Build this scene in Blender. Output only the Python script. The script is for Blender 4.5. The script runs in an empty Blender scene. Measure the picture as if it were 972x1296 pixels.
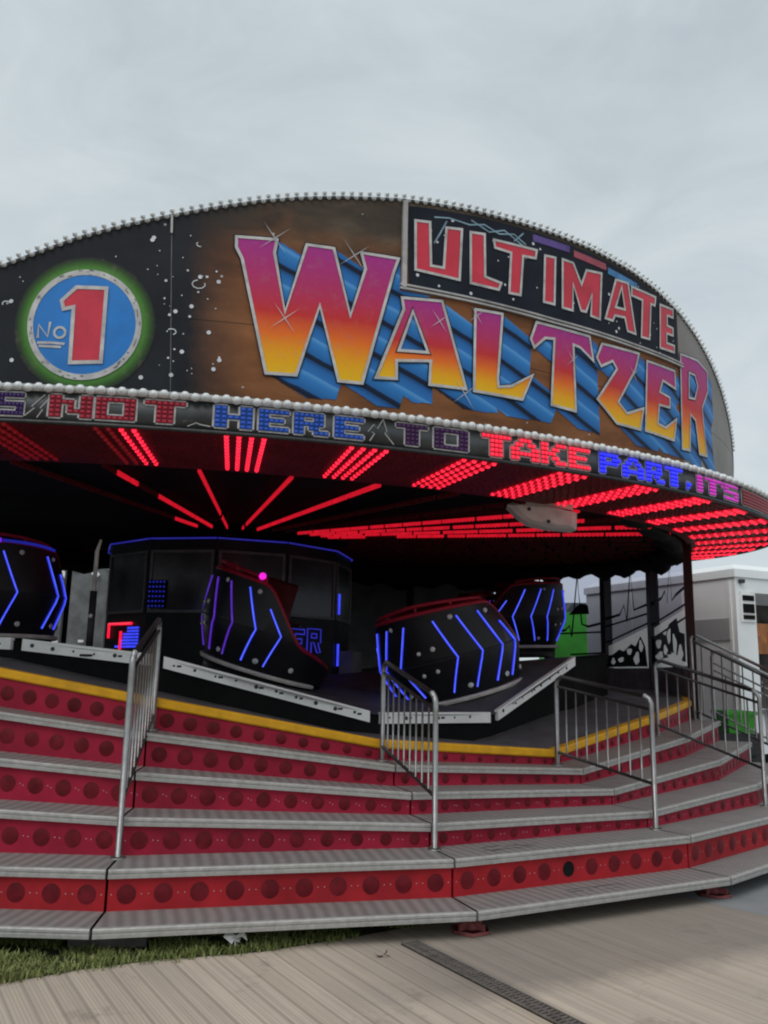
import bpy, bmesh, math, random
import numpy as np
from math import sin, cos, radians, degrees, pi, hypot, atan2, sqrt
from mathutils import Vector, Matrix
from mathutils.geometry import tessellate_polygon

random.seed(7)
sc = bpy.context.scene
COL = sc.collection

# ------------------------------------------------------------------ place
CX, CY = -2.541, 14.1606                 # axis of the ride on the ground
CZ0, CSX, CSY = 4.044, -.0235, .0691     # the canopy stands a little out of level on the slope
RS, RF = 7.85, 8.38                      # radius of the name board and of the rounding board

def pt(R, d, z):
    a = radians(d)
    return Vector((CX + R * sin(a), CY - R * cos(a), z))
def can(R, d, dz):
    a = radians(d)
    return Vector((CX + R * sin(a), CY - R * cos(a), CZ0 + dz + CSX * R * sin(a) - CSY * R * cos(a)))
def lerp(a, b, t): return a + (b - a) * t

# ------------------------------------------------------------------ materials
def new_mat(name):
    m = bpy.data.materials.new(name); m.use_nodes = True
    nt = m.node_tree
    return m, nt, nt.nodes['Principled BSDF']
def N(nt, typ, **kw):
    n = nt.nodes.new(typ)
    for k, v in kw.items():
        if k.startswith('i_'): n.inputs[k[2:].replace('_', ' ')].default_value = v
        else: setattr(n, k, v)
    return n
def L(nt, a, b): nt.links.new(a, b)
def rgba(c): return (c[0], c[1], c[2], 1)
def mixc(nt, fac, a, b):
    n = N(nt, 'ShaderNodeMix', data_type='RGBA')
    for i, v in ((6, a), (7, b)):
        if isinstance(v, (tuple, list)): n.inputs[i].default_value = rgba(v)
        else: L(nt, v, n.inputs[i])
    if isinstance(fac, (int, float)): n.inputs[0].default_value = fac
    else: L(nt, fac, n.inputs[0])
    return n.outputs[2]
def ramp(nt, src, stops, interp='LINEAR'):
    r = N(nt, 'ShaderNodeValToRGB'); cr = r.color_ramp; cr.interpolation = interp
    while len(cr.elements) < len(stops): cr.elements.new(.5)
    for e, (p, c) in zip(cr.elements, stops):
        e.position = p; e.color = rgba(c) if isinstance(c, (tuple, list)) else (c, c, c, 1)
    L(nt, src, r.inputs[0]); return r.outputs[0]
def noise(nt, scale, detail=4, rough=.55, coord='Object', vec=None, dist=0):
    if vec is None:
        tc = N(nt, 'ShaderNodeTexCoord'); vec = tc.outputs[coord]
    n = N(nt, 'ShaderNodeTexNoise'); n.inputs['Scale'].default_value = scale
    n.inputs['Detail'].default_value = detail; n.inputs['Roughness'].default_value = rough
    n.inputs['Distortion'].default_value = dist
    L(nt, vec, n.inputs['Vector']); return n.outputs[0]
def math_(nt, op, a, b=None, c=None):
    n = N(nt, 'ShaderNodeMath', operation=op)
    for i, v in enumerate((a, b, c)):
        if v is None: continue
        if isinstance(v, (int, float)): n.inputs[i].default_value = v
        else: L(nt, v, n.inputs[i])
    return n.outputs[0]
def bump(nt, bsdf, h, strength=.2, dist=.01):
    b = N(nt, 'ShaderNodeBump'); b.inputs['Strength'].default_value = strength; b.inputs['Distance'].default_value = dist
    L(nt, h, b.inputs['Height']); L(nt, b.outputs[0], bsdf.inputs['Normal'])
def paint(name, col, rough=.5, metal=0, var=.18, scale=6, dirt=.25, dirtcol=(.05, .045, .04), bmp=.06, spec=.22):
    m, nt, b = new_mat(name)
    n1 = noise(nt, scale, 5); n2 = noise(nt, scale * .35, 6, .65)
    lo = tuple(x * (1 - var) for x in col); hi = tuple(min(1, x * (1 + var)) for x in col)
    c = ramp(nt, n1, [(.3, lo), (.7, hi)])
    f = math_(nt, 'MULTIPLY', ramp(nt, n2, [(.48, 0.), (.72, 1.)]), dirt)
    c = mixc(nt, f, c, dirtcol)
    L(nt, c, b.inputs['Base Color'])
    L(nt, ramp(nt, n2, [(.2, max(.05, rough - .12)), (.8, min(1., rough + .15))]), b.inputs['Roughness'])
    b.inputs['Metallic'].default_value = metal; b.inputs['Specular IOR Level'].default_value = spec
    bump(nt, b, noise(nt, scale * 9, 3), bmp, .004)
    return m
def glow(name, col, strength, base=(.02, .02, .02)):
    m, nt, b = new_mat(name)
    b.inputs['Base Color'].default_value = rgba(base); b.inputs['Roughness'].default_value = .3
    b.inputs['Emission Color'].default_value = rgba(col)
    n = noise(nt, 9, 2)
    L(nt, math_(nt, 'MULTIPLY', ramp(nt, n, [(.3, .75), (.7, 1.)]), strength), b.inputs['Emission Strength'])
    return m

M = {}
M['black'] = paint('black_paint', (.012, .012, .013), .45, 0, .3, 5, .3, (.05, .05, .05))
M['blackgloss'] = paint('black_gloss', (.012, .012, .015), .32, 0, .3, 4, .1, (.04, .04, .04), .02, .22)
M['cloth'] = paint('black_tarpaulin', (.012, .012, .012), .8, 0, .4, 5, .4, (.035, .033, .03), .2, .15)
M['ceil'] = paint('black_ceiling', (.008, .008, .008), .9, 0, .3, 3, .2, (.02, .02, .02), .1, .1)
M['redpanup'] = paint('crimson_panel', (.29, .013, .034), .5, 0, .22, 3, .4, (.10, .014, .022), .05, .12)
M['redpan'] = paint('red_panel', (.34, .016, .022), .5, 0, .22, 3, .4, (.09, .014, .018), .05, .12)
M['reddark'] = paint('dark_red_lens', (.125, .009, .014), .4, 0, .35, 9, .3, (.025, .004, .004), .03, .12)
M['redpost'] = paint('maroon_post', (.026, .004, .005), .5, 0, .2, 5, .2)
M['redtube'] = paint('red_tube', (.30, .012, .03), .3, 0, .15, 5, .1)
M['redjack'] = paint('faded_red_metal', (.22, .06, .06), .7, .1, .3, 14, .5, (.06, .045, .04))
M['yellow'] = paint('yellow_edge', (.66, .33, .012), .5, 0, .15, 8, .3, (.2, .1, .03))
M['steel'] = paint('galvanised_steel', (.27, .265, .26), .36, .85, .15, 20, .2, (.2, .19, .18), .03)
M['darksteel'] = paint('dark_steel', (.055, .055, .055), .45, .7, .2, 20, .3)
M['white'] = paint('white_paint', (.88, .87, .84), .5, 0, .06, 5, .35, (.34, .32, .29))
M['cream'] = paint('cream_band', (.66, .62, .56), .5, 0, .15, 8, .3, (.2, .17, .14))
M['trailer'] = paint('trailer_white', (.84, .85, .84), .45, 0, .04, 1.2, .2, (.5, .49, .46))
M['trailgrey'] = paint('trailer_grey', (.40, .40, .40), .5, 0, .06, 2, .2, (.25, .25, .25))
M['green'] = paint('bright_green', (.05, .32, .03), .45, 0, .2, 3, .3, (.03, .12, .02))
M['brown'] = paint('brown_board', (.32, .13, .05), .6, 0, .3, 5, .3, (.08, .04, .02))
M['orange'] = paint('orange_sign', (.62, .22, .10), .5, 0, .2, 6, .2)
M['clutter'] = paint('kiosk_clutter', (.06, .05, .045), .6, 0, .9, 3, .3, (.2, .12, .08))
M['lampwhite'] = paint('white_lamp_cap', (.62, .62, .60), .3, 0, .1, 30, .1)
M['shiny'] = paint('clear_white_bulb_cap', (.70, .71, .70), .12, 0, .3, 26, .3, (.22, .22, .22), .0, .8)
M['silver'] = paint('silver_paint', (.40, .385, .37), .45, .1, .2, 9, .4, (.14, .12, .12))
M['deck'] = paint('black_rubber_deck', (.11, .11, .113), .55, 0, .3, 4, .4, (.09, .085, .08), .12)
M['plastic'] = paint('dirty_white_plastic', (.62, .56, .54), .55, 0, .18, 6, .5, (.24, .19, .18), .1)
M['greywall'] = paint('grey_panel', (.16, .16, .16), .7, 0, .4, 2, .4, (.03, .03, .03))
M['ledblue'] = glow('blue_led', (.045, .065, 1.), 1.15)
M['ledbluecore'] = glow('blue_led_core', (.10, .16, 1.), 1.4)
M['ledviolet'] = glow('violet_led', (.16, .04, .8), .55)
M['leddim'] = glow('dim_blue_led', (.03, .04, .8), .35)
M['ledred'] = glow('red_led', (1., .012, .05), 1.25)
M['ledpurple'] = glow('purple_led', (.25, .02, 1.), .75)
M['ledpink'] = glow('pink_lamp', (1., .02, .75), 1.3)
M['soffred'] = glow('red_soffit_lamp', (1., .010, .030), .62, (.2, .01, .01))
M['soffredb'] = glow('red_soffit_bulb', (1., .02, .055), 2.0, (.2, .01, .01))
M['soffspoke'] = glow('red_spoke_lamp', (1., .012, .035), .62, (.2, .01, .01))
M['pinkedge'] = paint('pinkish_edge', (.30, .20, .18), .6, 0, .4, 4)
M['soffdim'] = glow('dim_red_lamp', (1., .012, .03), .10, (.1, .008, .01))
M['soffit'] = paint('dark_red_soffit', (.13, .010, .013), .5, 0, .3, 4, .2, (.012, .003, .003), .05)
M['unlit'] = paint('unlit_red_bulb', (.13, .010, .013), .3, 0, .3, 20, .1)

# ------------------------------------------------------------------ mesh builder
class MB:
    def __init__(s): s.v = []; s.f = []; s.m = []; s.uv = []; s.g = []; s.sm = []
    def face(s, pts, mi=0, uv=None, g=None, smooth=False):
        i = len(s.v); n = len(pts)
        s.v += [tuple(p) for p in pts]; s.f.append(tuple(range(i, i + n))); s.m.append(mi)
        s.uv.append(uv if uv else [(0, 0)] * n); s.g.append(g if g else [0] * n); s.sm.append(smooth)
    def mesh(s, verts, faces, mi=0, smooth=False):
        i = len(s.v); s.v += [tuple(p) for p in verts]
        for f in faces:
            s.f.append(tuple(i + k for k in f)); s.m.append(mi); s.uv.append([(0, 0)] * len(f)); s.g.append([0] * len(f)); s.sm.append(smooth)
    def box(s, c, sx, sy, sz, mi=0, rot=None):
        c = Vector(c); vs = []
        for dx in (-.5, .5):
            for dy in (-.5, .5):
                for dz in (-.5, .5):
                    p = Vector((dx * sx, dy * sy, dz * sz))
                    if rot is not None: p = rot @ p
                    vs.append(c + p)
        s.mesh(vs, [(0, 1, 3, 2), (4, 6, 7, 5), (0, 4, 5, 1), (2, 3, 7, 6), (0, 2, 6, 4), (1, 5, 7, 3)], mi)
    def hexa(s, b, t, mi=0):       # bottom loop and top loop of n points
        n = len(b)
        s.mesh(list(b) + list(t), [tuple(range(n))[::-1], tuple(range(n, 2 * n))] + [(k, (k + 1) % n, n + (k + 1) % n, n + k) for k in range(n)], mi)
    def tube(s, path, r, seg=8, mi=0, caps=True, close=False):
        path = [Vector(p) for p in path]; n = len(path); rings = []; up = None
        for i, p in enumerate(path):
            if close: t = (path[(i + 1) % n] - path[i - 1])
            else: t = path[min(i + 1, n - 1)] - path[max(i - 1, 0)]
            t.normalize()
            if up is None:
                up = Vector((0, 0, 1)) if abs(t.z) < .9 else Vector((1, 0, 0))
            a = t.cross(up)
            if a.length < 1e-4: a = t.cross(Vector((0, 1, 0)))
            a.normalize(); b = a.cross(t); b.normalize(); up = b
            rr = r[i] if isinstance(r, (list, tuple)) else r
            rings.append([p + a * (rr * cos(2 * pi * k / seg)) + b * (rr * sin(2 * pi * k / seg)) for k in range(seg)])
        vs = [q for R in rings for q in R]; fs = []
        for i in range(n if close else n - 1):
            j = (i + 1) % n
            for k in range(seg):
                l = (k + 1) % seg
                fs.append((i * seg + k, i * seg + l, j * seg + l, j * seg + k))
        if caps and not close: fs += [tuple(range(seg)), tuple(range((n - 1) * seg, n * seg))[::-1]]
        s.mesh(vs, fs, mi, True)
    def dome(s, c, nrm, r, h=None, seg=8, rings=3, mi=0):
        nrm = Vector(nrm).normalized(); c = Vector(c); h = r if h is None else h
        a = nrm.orthogonal().normalized(); b = nrm.cross(a); vs = []; fs = []
        for i in range(rings):
            t = i / rings * pi / 2
            for k in range(seg):
                w = 2 * pi * k / seg
                vs.append(c + (a * cos(w) + b * sin(w)) * (r * cos(t)) + nrm * (h * sin(t)))
        vs.append(c + nrm * h)
        for i in range(rings - 1):
            for k in range(seg):
                l = (k + 1) % seg; fs.append((i * seg + k, i * seg + l, (i + 1) * seg + l, (i + 1) * seg + k))
        o = (rings - 1) * seg
        for k in range(seg): fs.append((o + k, o + (k + 1) % seg, rings * seg))
        s.mesh(vs, fs, mi, True)
    def build(s, name, mats, parent=None, local=None):
        me = bpy.data.meshes.new(name)
        off = Vector(local) if local is not None else Vector((0, 0, 0))
        me.from_pydata([tuple(Vector(p) - off) for p in s.v], [], s.f)
        if not isinstance(mats, (list, tuple)): mats = [mats]
        for m in mats: me.materials.append(M[m] if isinstance(m, str) else m)
        me.polygons.foreach_set('material_index', s.m)
        me.polygons.foreach_set('use_smooth', s.sm)
        if any(any(u != (0, 0) for u in fu) for fu in s.uv):
            ul = me.uv_layers.new(name='UVMap'); ul.data.foreach_set('uv', [x for fu in s.uv for u in fu for x in u])
        if any(any(g) for g in s.g):
            at = me.attributes.new('grad', 'FLOAT', 'CORNER'); at.data.foreach_set('value', [x for fg in s.g for x in fg])
        me.update()
        o = bpy.data.objects.new(name, me); COL.objects.link(o)
        if parent is not None: put(o, parent)
        return o

ORG = {}
def put(o, parent):          # mesh data are written in world metres; parents keep unrotated frames unless posed later
    o.parent = parent
    w = ORG.get(parent.name, Vector((0, 0, 0)))
    o.location = -w
    ORG[o.name] = Vector((0, 0, 0)) if False else Vector((0, 0, 0))
def thing(name, label, cat, loc=(0, 0, 0), group=None):
    o = bpy.data.objects.new(name, None); COL.objects.link(o)
    o.empty_display_size = .2; o.location = loc
    ORG[o.name] = Vector(loc)
    o['label'] = label; o['category'] = cat
    if group: o['group'] = group
    return o
def tag(o, label=None, cat=None, group=None, kind=None):
    if label: o['label'] = label
    if cat: o['category'] = cat
    if group: o['group'] = group
    if kind: o['kind'] = kind
    return o
def copy_obj(o, parent=None, name=None):
    c = o.copy(); COL.objects.link(c)
    if parent is not None: c.parent = parent
    return c
def copy_tree(o, parent=None):
    c = copy_obj(o, parent)
    for ch in list(o.children): copy_tree(ch, c)
    return c

# ------------------------------------------------------------------ flat artwork on a curved board
def wrap_mesh(mb, tris2d, R, lift, mi=0, g=None, step=.12, far=False, uvs=True):
    """tris2d: list of polygons in (u metres along the arc, dz); cut along u and laid on the cylinder"""
    bm = bmesh.new()
    for poly in tris2d:
        vs = [bm.verts.new((p[0], p[1], 0)) for p in poly]
        try: bm.faces.new(vs)
        except ValueError: pass
    if bm.verts:
        u0 = min(v.co.x for v in bm.verts); u1 = max(v.co.x for v in bm.verts)
        k = math.floor(u0 / step) + 1
        while k * step < u1:
            bmesh.ops.bisect_plane(bm, geom=bm.verts[:] + bm.edges[:] + bm.faces[:], plane_co=(k * step, 0, 0), plane_no=(1, 0, 0), dist=1e-5)
            k += 1
    sgn = -1 if far else 1
    for f in bm.faces:
        pp = [v.co.copy() for v in f.verts]
        if f.normal.z < 0: pp.reverse()
        P = [can(R + sgn * lift, degrees(p.x / R), p.y) for p in pp]
        mb.face(P, mi, [(p.x, p.y) for p in pp], [g(p.x, p.y) for p in pp] if g else None)
    bm.free()
def U_(loop, R): return [(radians(d) * R, z) for d, z in loop]
def tess(loops):
    ls = [[Vector((x, y, 0)) for x, y in l] for l in loops]
    flat = [p for l in ls for p in l]
    return [[(flat[i].x, flat[i].y) for i in t] for t in tessellate_polygon(ls)]
def area(l): return sum(a[0] * b[1] - b[0] * a[1] for a, b in zip(l, l[1:] + l[:1])) / 2
def offset(l, d):
    if area(l) < 0: d = -d
    out = []; n = len(l)
    for i in range(n):
        p0, p1, p2 = (Vector(l[i - 1]), Vector(l[i]), Vector(l[(i + 1) % n]))
        e1 = (p1 - p0).normalized(); e2 = (p2 - p1).normalized()
        n1 = Vector((e1.y, -e1.x)); n2 = Vector((e2.y, -e2.x))
        b = n1 + n2
        if b.length < 1e-4: b = n1
        b.normalize(); c = max(.45, b.dot(n1))
        out.append(tuple(p1 + b * (d / c)))
    return out
def band(l, w):
    a = offset(l, w / 2); b = offset(l, -w / 2); n = len(l)
    return [[a[i], a[(i + 1) % n], b[(i + 1) % n], b[i]] for i in range(n)]
def stroke(pts, w):           # open polyline as mitred quads in 2D
    q = []; n = len(pts); A = []; B = []
    for i in range(n):
        p = Vector(pts[i]); t = (Vector(pts[min(i + 1, n - 1)]) - Vector(pts[max(i - 1, 0)])).normalized()
        nn = Vector((-t.y, t.x)) * w / 2; A.append(tuple(p + nn)); B.append(tuple(p - nn))
    return [[A[i], A[i + 1], B[i + 1], B[i]] for i in range(n - 1)]
def ellipse(c, rx, ry, n=40): return [(c[0] + rx * cos(2 * pi * k / n), c[1] + ry * sin(2 * pi * k / n)) for k in range(n)]
GZ = .11            # ground level beside the ride
# ------------------------------------------------------------------ more materials
def mat_tread():
    m, nt, b = new_mat('ribbed_tread')
    uv = N(nt, 'ShaderNodeUVMap'); sx = N(nt, 'ShaderNodeSeparateXYZ'); L(nt, uv.outputs[0], sx.inputs[0])
    w = math_(nt, 'SINE', math_(nt, 'MULTIPLY', sx.outputs[0], 2 * pi / .082))
    w2 = math_(nt, 'SINE', math_(nt, 'MULTIPLY', sx.outputs[1], 2 * pi / .031))
    ww = math_(nt, 'ADD', math_(nt, 'MULTIPLY', w, .5), math_(nt, 'MULTIPLY', math_(nt, 'MULTIPLY', w, w2), .35))
    h = math_(nt, 'MULTIPLY_ADD', ww, .5, .5)
    n2 = noise(nt, 3, 6, .65); n3 = noise(nt, 40, 3)
    c = ramp(nt, h, [(.1, (.185, .172, .165)), (.85, (.35, .33, .317))])
    c = mixc(nt, math_(nt, 'MULTIPLY', ramp(nt, n2, [(.45, 0.), (.75, 1.)]), .4), c, (.10, .082, .070))
    c = mixc(nt, math_(nt, 'MULTIPLY', n3, .3), c, (.19, .175, .165))
    L(nt, c, b.inputs['Base Color']); b.inputs['Metallic'].default_value = .35
    L(nt, ramp(nt, n2, [(.2, .42), (.8, .7)]), b.inputs['Roughness'])
    bump(nt, b, h, .5, .004)
    return m
M['tread'] = mat_tread()
M['scuff'] = paint('rubber_scuff', (.095, .088, .084), .8, 0, .4, 12, .3)
M['nosing'] = paint('tread_nosing', (.37, .355, .335), .5, .3, .15, 25, .35, (.17, .15, .13), .1)

# ------------------------------------------------------------------ stairs
VA = lambda k: 5.824 + 15 * k
ZY = {-2: 1.95, -1: 1.83, 0: 1.525, 1: 1.204, 2: 1.08, 3: 1.358, 4: 1.5, 5: 1.58, 6: 1.6}
def zy(a):
    t = (a - 5.824) / 15; k = math.floor(t); t -= k
    f = lambda j: ZY.get(j, 1.6)
    return lerp(f(k), f(k + 1), t)
RR = [8.60, 8.22, 7.85, 7.50, 7.17]           # riser radii, bottom to top
RFR = [8.97, 8.635, 8.255, 7.885, 7.535]       # tread front edges
def tz(i, k):                                   # height of tread i (0..4) at vertex k
    z = ZY[k]
    return .28 if i == 0 else (.53 if i == 1 else .53 + (z - .53) * (i - 1) / 4)
LAB = {-1: 'red and silver step section running out of the picture left of the first handrail',
       0: 'red and silver step section between the first and second handrails, above the grass',
       1: 'red step section with one black hole among the round lenses of its bottom riser',
       2: 'red and silver step section between the third and fourth handrails, low in the dip',
       3: 'narrow foreshortened step section at the right end, beside the tall end handrail'}
lens_me = {}
for k in range(-1, 4):
    base = pt(8.97, (VA(k) + VA(k + 1)) / 2, 0)
    T = thing('stair_section', LAB[k], 'steps', base, 'step sections round the ride')
    for i in range(5):
        g = .004
        def V(R, s, z, i=i):     # s=0 left vertex, 1 right vertex, leaving a small joint
            a = lerp(pt(R, VA(k), 0), pt(R, VA(k + 1), 0), g if s == 0 else 1 - g); a.z = z; return a
        zl, zr = tz(i, k), tz(i, k + 1)
        ln = (V(RFR[i], 1, 0) - V(RFR[i], 0, 0)).length
        mb = MB()
        Rf, Rb = RFR[i], RR[i] - .03
        mb.face([V(Rf - .03, 0, zl), V(Rf - .03, 1, zr), V(Rb, 1, zr), V(Rb, 0, zl)], 0, [(0, 0), (ln, 0), (ln * .97, Rf - Rb), (.03 * ln, Rf - Rb)])
        # nosing: rounded lip with a groove
        prof = [(-.03, 0), (-.008, -.001), (0, -.009), (0, -.022), (-.006, -.026), (-.006, -.031), (0, -.035), (-.001, -.055), (-.02, -.057), (-.06, -.057)]
        for p, q in zip(prof, prof[1:]):
            mb.face([V(Rf + q[0], 0, zl + q[1]), V(Rf + q[0], 1, zr + q[1]), V(Rf + p[0], 1, zr + p[1]), V(Rf + p[0], 0, zl + p[1])], 1)
        for s, z in ((0, zl), (1, zr)):
            P = [V(Rf + a, s, z + b) for a, b in prof]
            mb.face(P if s == 1 else P[::-1], 1)
        mb.build('tread', ['tread', 'nosing'], T)
        # riser above this tread
        if i < 4: ul, ur = tz(i + 1, k) - .057, tz(i + 1, k + 1) - .057
        else: ul, ur = ZY[k] - .075, ZY[k + 1] - .075
        mr = MB(); R = RR[i]
        mr.hexa([V(R, 0, zl - .02), V(R, 1, zr - .02), V(R - .03, 1, zr - .02), V(R - .03, 0, zl - .02)], [V(R, 0, ul), V(R, 1, ur), V(R - .03, 1, ur), V(R - .03, 0, ul)])
        out = (V(R, 0, 0) + V(R, 1, 0)) / 2 - Vector((CX, CY, 0)); out.z = 0; out.normalize()
        nd = 10; lens = []
        for j in range(nd):
            t = (j + .5) / nd
            p = lerp(V(R, 0, (zl + ul) / 2), V(R, 1, (zr + ur) / 2), t); h = lerp(ul - zl, ur - zr, t)
            rad = min(.059, h * .35)
            lens.append((p, rad, j))
            ax = (V(R, 1, 0) - V(R, 0, 0)).normalized()
            if i < 3:
                for sg in (-1, 1): mr.dome(p + ax * (sg * .09) + out * .0005, out, .0038, .002, 5, 1, 1)
        ro = mr.build('riser', ['redpan' if i == 0 else 'redpanup', 'silver'], T)
        for p, rad, j in lens:
            ml = MB(); missing = (k == 1 and i == 0 and j == 4)
            if missing: ml.dome(p + out * .002, out, rad * .92, .001, 16, 1)
            else:
                ml.dome(p + out * .001, out, rad, .005, 18, 2)
            lo = ml.build('hole' if missing else 'lens', 'ceil' if missing else 'reddark', ro)
            if missing: lo['label'] = 'black empty hole where a lens is missing'
    if k == 1:          # scuffs of black rubber on two treads
        rs = random.Random(5)
        for i, t0, t1, f in ((1, .16, .36, .45), (0, .38, .60, .35)):
            mb = MB()
            for q in range(14):
                t = rs.uniform(t0, t1); r = lerp(RFR[i] - .06, RR[i] + .03, rs.random() * f + .2); ln_, w_ = rs.uniform(.012, .05), rs.uniform(.002, .0055)
                def S(tt, R): 
                    p = lerp(pt(R, VA(k), 0), pt(R, VA(k + 1), 0), tt); p.z = lerp(tz(i, k), tz(i, k + 1), tt) + .0015 + q * .00012; return p
                mb.face([S(t - ln_, r), S(t - ln_ * .4, r - w_), S(t + ln_ * .7, r - w_ * .8), S(t + ln_, r), S(t + ln_ * .5, r + w_), S(t - ln_ * .6, r + w_ * .9)])
            o = mb.build('scuff', M['scuff'], [c for c in T.children if c.name.startswith('tread')][i])
    # added black sheet for the shade, screw jacks and feet under the bottom tread
    ms = MB()
    ms.face([pt(8.30, VA(k) + .05, .0), pt(8.30, VA(k + 1) - .05, .0), pt(8.30, VA(k + 1) - .05, .45), pt(8.30, VA(k) + .05, .45)])
    ms.build('shade_sheet', 'black', T)
    if k == -1: continue
    mj = MB(); c = pt(8.78, VA(k + 1) + .3, GZ)
    mj.tube([c + Vector((0, 0, .05)), c + Vector((0, 0, .14))], .022, 8)
    mj.tube([c + Vector((0, 0, .004)), c + Vector((0, 0, .022))], [.14, .13], 6)
    mj.tube([c + Vector((0, 0, .022)), c + Vector((0, 0, .06))], [.06, .03], 8)
    for q in range(4):
        w = radians(45 + 90 * q); d = Vector((cos(w), sin(w), 0))
        mj.box(c + d * .065 + Vector((0, 0, .043)), .012, .1, .04, 0, Matrix.Rotation(w - pi / 2, 3, 'Z'))
    mj.build('screw_jack', 'redjack', T)
mb = MB(); c = Vector((-1.62, 5.62, GZ))
mb.box(c + Vector((0, 0, .02)), .46, .26, .06, 0, Matrix.Rotation(.1, 3, 'Z')); mb.box(c + Vector((.02, .04, .075)), .3, .2, .05, 0, Matrix.Rotation(.25, 3, 'Z'))
tag(mb.build('packing_block', paint('grey_timber', (.10, .09, .08), .9, 0, .3, 12, .3)), 'stack of two grey timber packing blocks on the grass under the bottom step', 'packing block')

# ------------------------------------------------------------------ handrails at the joints of the step sections
HL = ['tilted steel handrail nearest the left edge, seen almost end on', 'steel handrail in front of the right-hand end of the long white board, second from left',
      'steel handrail in front of the dip of the yellow edge, third from left', 'steel handrail rising to the far bend of the yellow edge, fourth from left',
      'tall end handrail with rounded top beside the white trailer, rightmost']
def handrail(k):
    a = VA(k); zt5, zt2 = tz(4, k), tz(1, k)
    F = pt(8.30, a, zt2); B = pt(7.22, a, zt5)
    up = Vector((0, 0, 1))
    hf, hb = {0: (1.28, .86)}.get(k, (1.04, .80))
    if k == 4: hf, hb = 1.24, 1.08
    if k == 3: hf = 1.08
    d = (B - F); d.z = 0; d.normalize()
    T = thing('handrail', HL[k], 'handrail', F, 'handrails on the steps')
    Ft, Bt = F + up * hf, B + up * hb
    sl = (Bt - Ft); n = sl.normalized()
    mf = MB()
    # front post: rises past the rail and hooks over
    mf.tube([F, F + up * (hf - .08), F + up * (hf - .02), Ft + up * .02 + d * .02, Ft + up * .035 + n * .07], .021, 10)
    mf.tube([F + up * .001, F + up * .012], .05, 10)
    mf.build('post', 'steel', T)
    mk = MB(); mk.tube([B, B + up * (hb - .06), B + up * (hb - .015) - d * .012, Bt - n * .07 + up * .03], .021, 10); mk.tube([B + up * .001, B + up * .012], .05, 10)
    mk.build('post', 'steel', T)
    mt = MB(); mt.tube([Ft + up * .035 + n * .07, Bt - n * .07 + up * .03], .0205, 10); mt.build('top_rail', 'steel' if k == 4 else 'darksteel', T)  # dark colour paints in the canopy reflected by the steel
    m2 = MB(); m2.tube([Ft - up * .07, Bt - up * .07], .014, 8); m2.build('second_rail', 'darksteel', T)  # second rail coloured dark for the reflected canopy as well
    lf, lb = F + up * .36, B + up * .12
    m3 = MB(); m3.tube([lf, lb], .014, 8); m3.build('bottom_rail', 'darksteel', T)
    for j in range(1, 9):
        t = j / 9
        mm = MB(); p, q = lerp(lf, lb, t), lerp(Ft - up * .07, Bt - up * .07, t)
        mm.tube([p, q], .0085, 6); mm.build('baluster', 'steel', T)
for k in range(5): handrail(k)

# second, outer barrier at the right end of the steps
def barrier(name, label, P, Q, h, nb=9, mat='steel', r=.02):
    up = Vector((0, 0, 1)); T = thing(name, label, 'barrier', P)
    d = (Q - P).normalized()
    mb = MB(); mb.tube([P, P + up * (h - .12), P + up * (h - .035) + d * .035, P + up * h + d * .12, Q + up * h - d * .12, Q + up * (h - .035) - d * .035, Q + up * (h - .12), Q], r, 10); mb.build('frame', mat, T)
    for f in (.80, .70, .12):
        m2 = MB(); m2.tube([P + up * h * f, Q + up * h * f], r * .65, 8); m2.build('rail', mat, T)
    for j in range(1, nb):
        t = j / nb; m2 = MB(); p = lerp(P, Q, t); m2.tube([p + up * h * .12, p + up * h * .70], r * .42, 6); m2.build('baluster', mat, T)
    return T
barrier('end_barrier', 'long steel barrier sloping down outside the tall end handrail, in front of the green bin', pt(7.45, 69.5, 1.24), pt(9.4, 70.5, .25), .95, 12)

# ------------------------------------------------------------------ gangway with the yellow edge
T = thing('gangway', 'dark rubber gangway ring with a yellow edge at the top of the steps', 'walkway', pt(7.1, 30, 1.1))
mb = MB(); 
da = 2.5; n = int(360 / da)
for j in range(n):
    a, b = 5.824 - 60 + j * da, 5.824 - 60 + (j + 1) * da
    def P(R, x, dz): 
        k = math.floor((x - 5.824) / 15 + 1e-6); x0, x1 = VA(k), VA(k + 1); t = (x - x0) / 15
        q = lerp(pt(R, x0, 0), pt(R, x1, 0), t); q.z = zy(x) + dz; return q
    mb.face([P(7.135, a, 0), P(7.135, b, 0), P(6.0, b, .0), P(6.0, a, .0)], 0)
    mb.face([P(7.135, a, -.6), P(7.135, b, -.6), P(7.135, b, 0), P(7.135, a, 0)], 0)
mb.build('deck', 'deck', T)
for k in range(-2, 5):
    mb = MB(); e = .003
    def Q(R, s, dz):
        q = lerp(pt(R, VA(k), 0), pt(R, VA(k + 1), 0), e if s == 0 else 1 - e); q.z = ZY[k + (0 if s == 0 else 1)] + dz; return q
    prof = [(7.185, -.072), (7.195, -.06), (7.195, -.012), (7.185, .002), (7.10, .004), (7.10, -.072)]
    mb.hexa([Q(R, 0, z) for R, z in prof], [Q(R, 1, z) for R, z in prof])
    mb.build('edge_strip', 'yellow', T)

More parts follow.
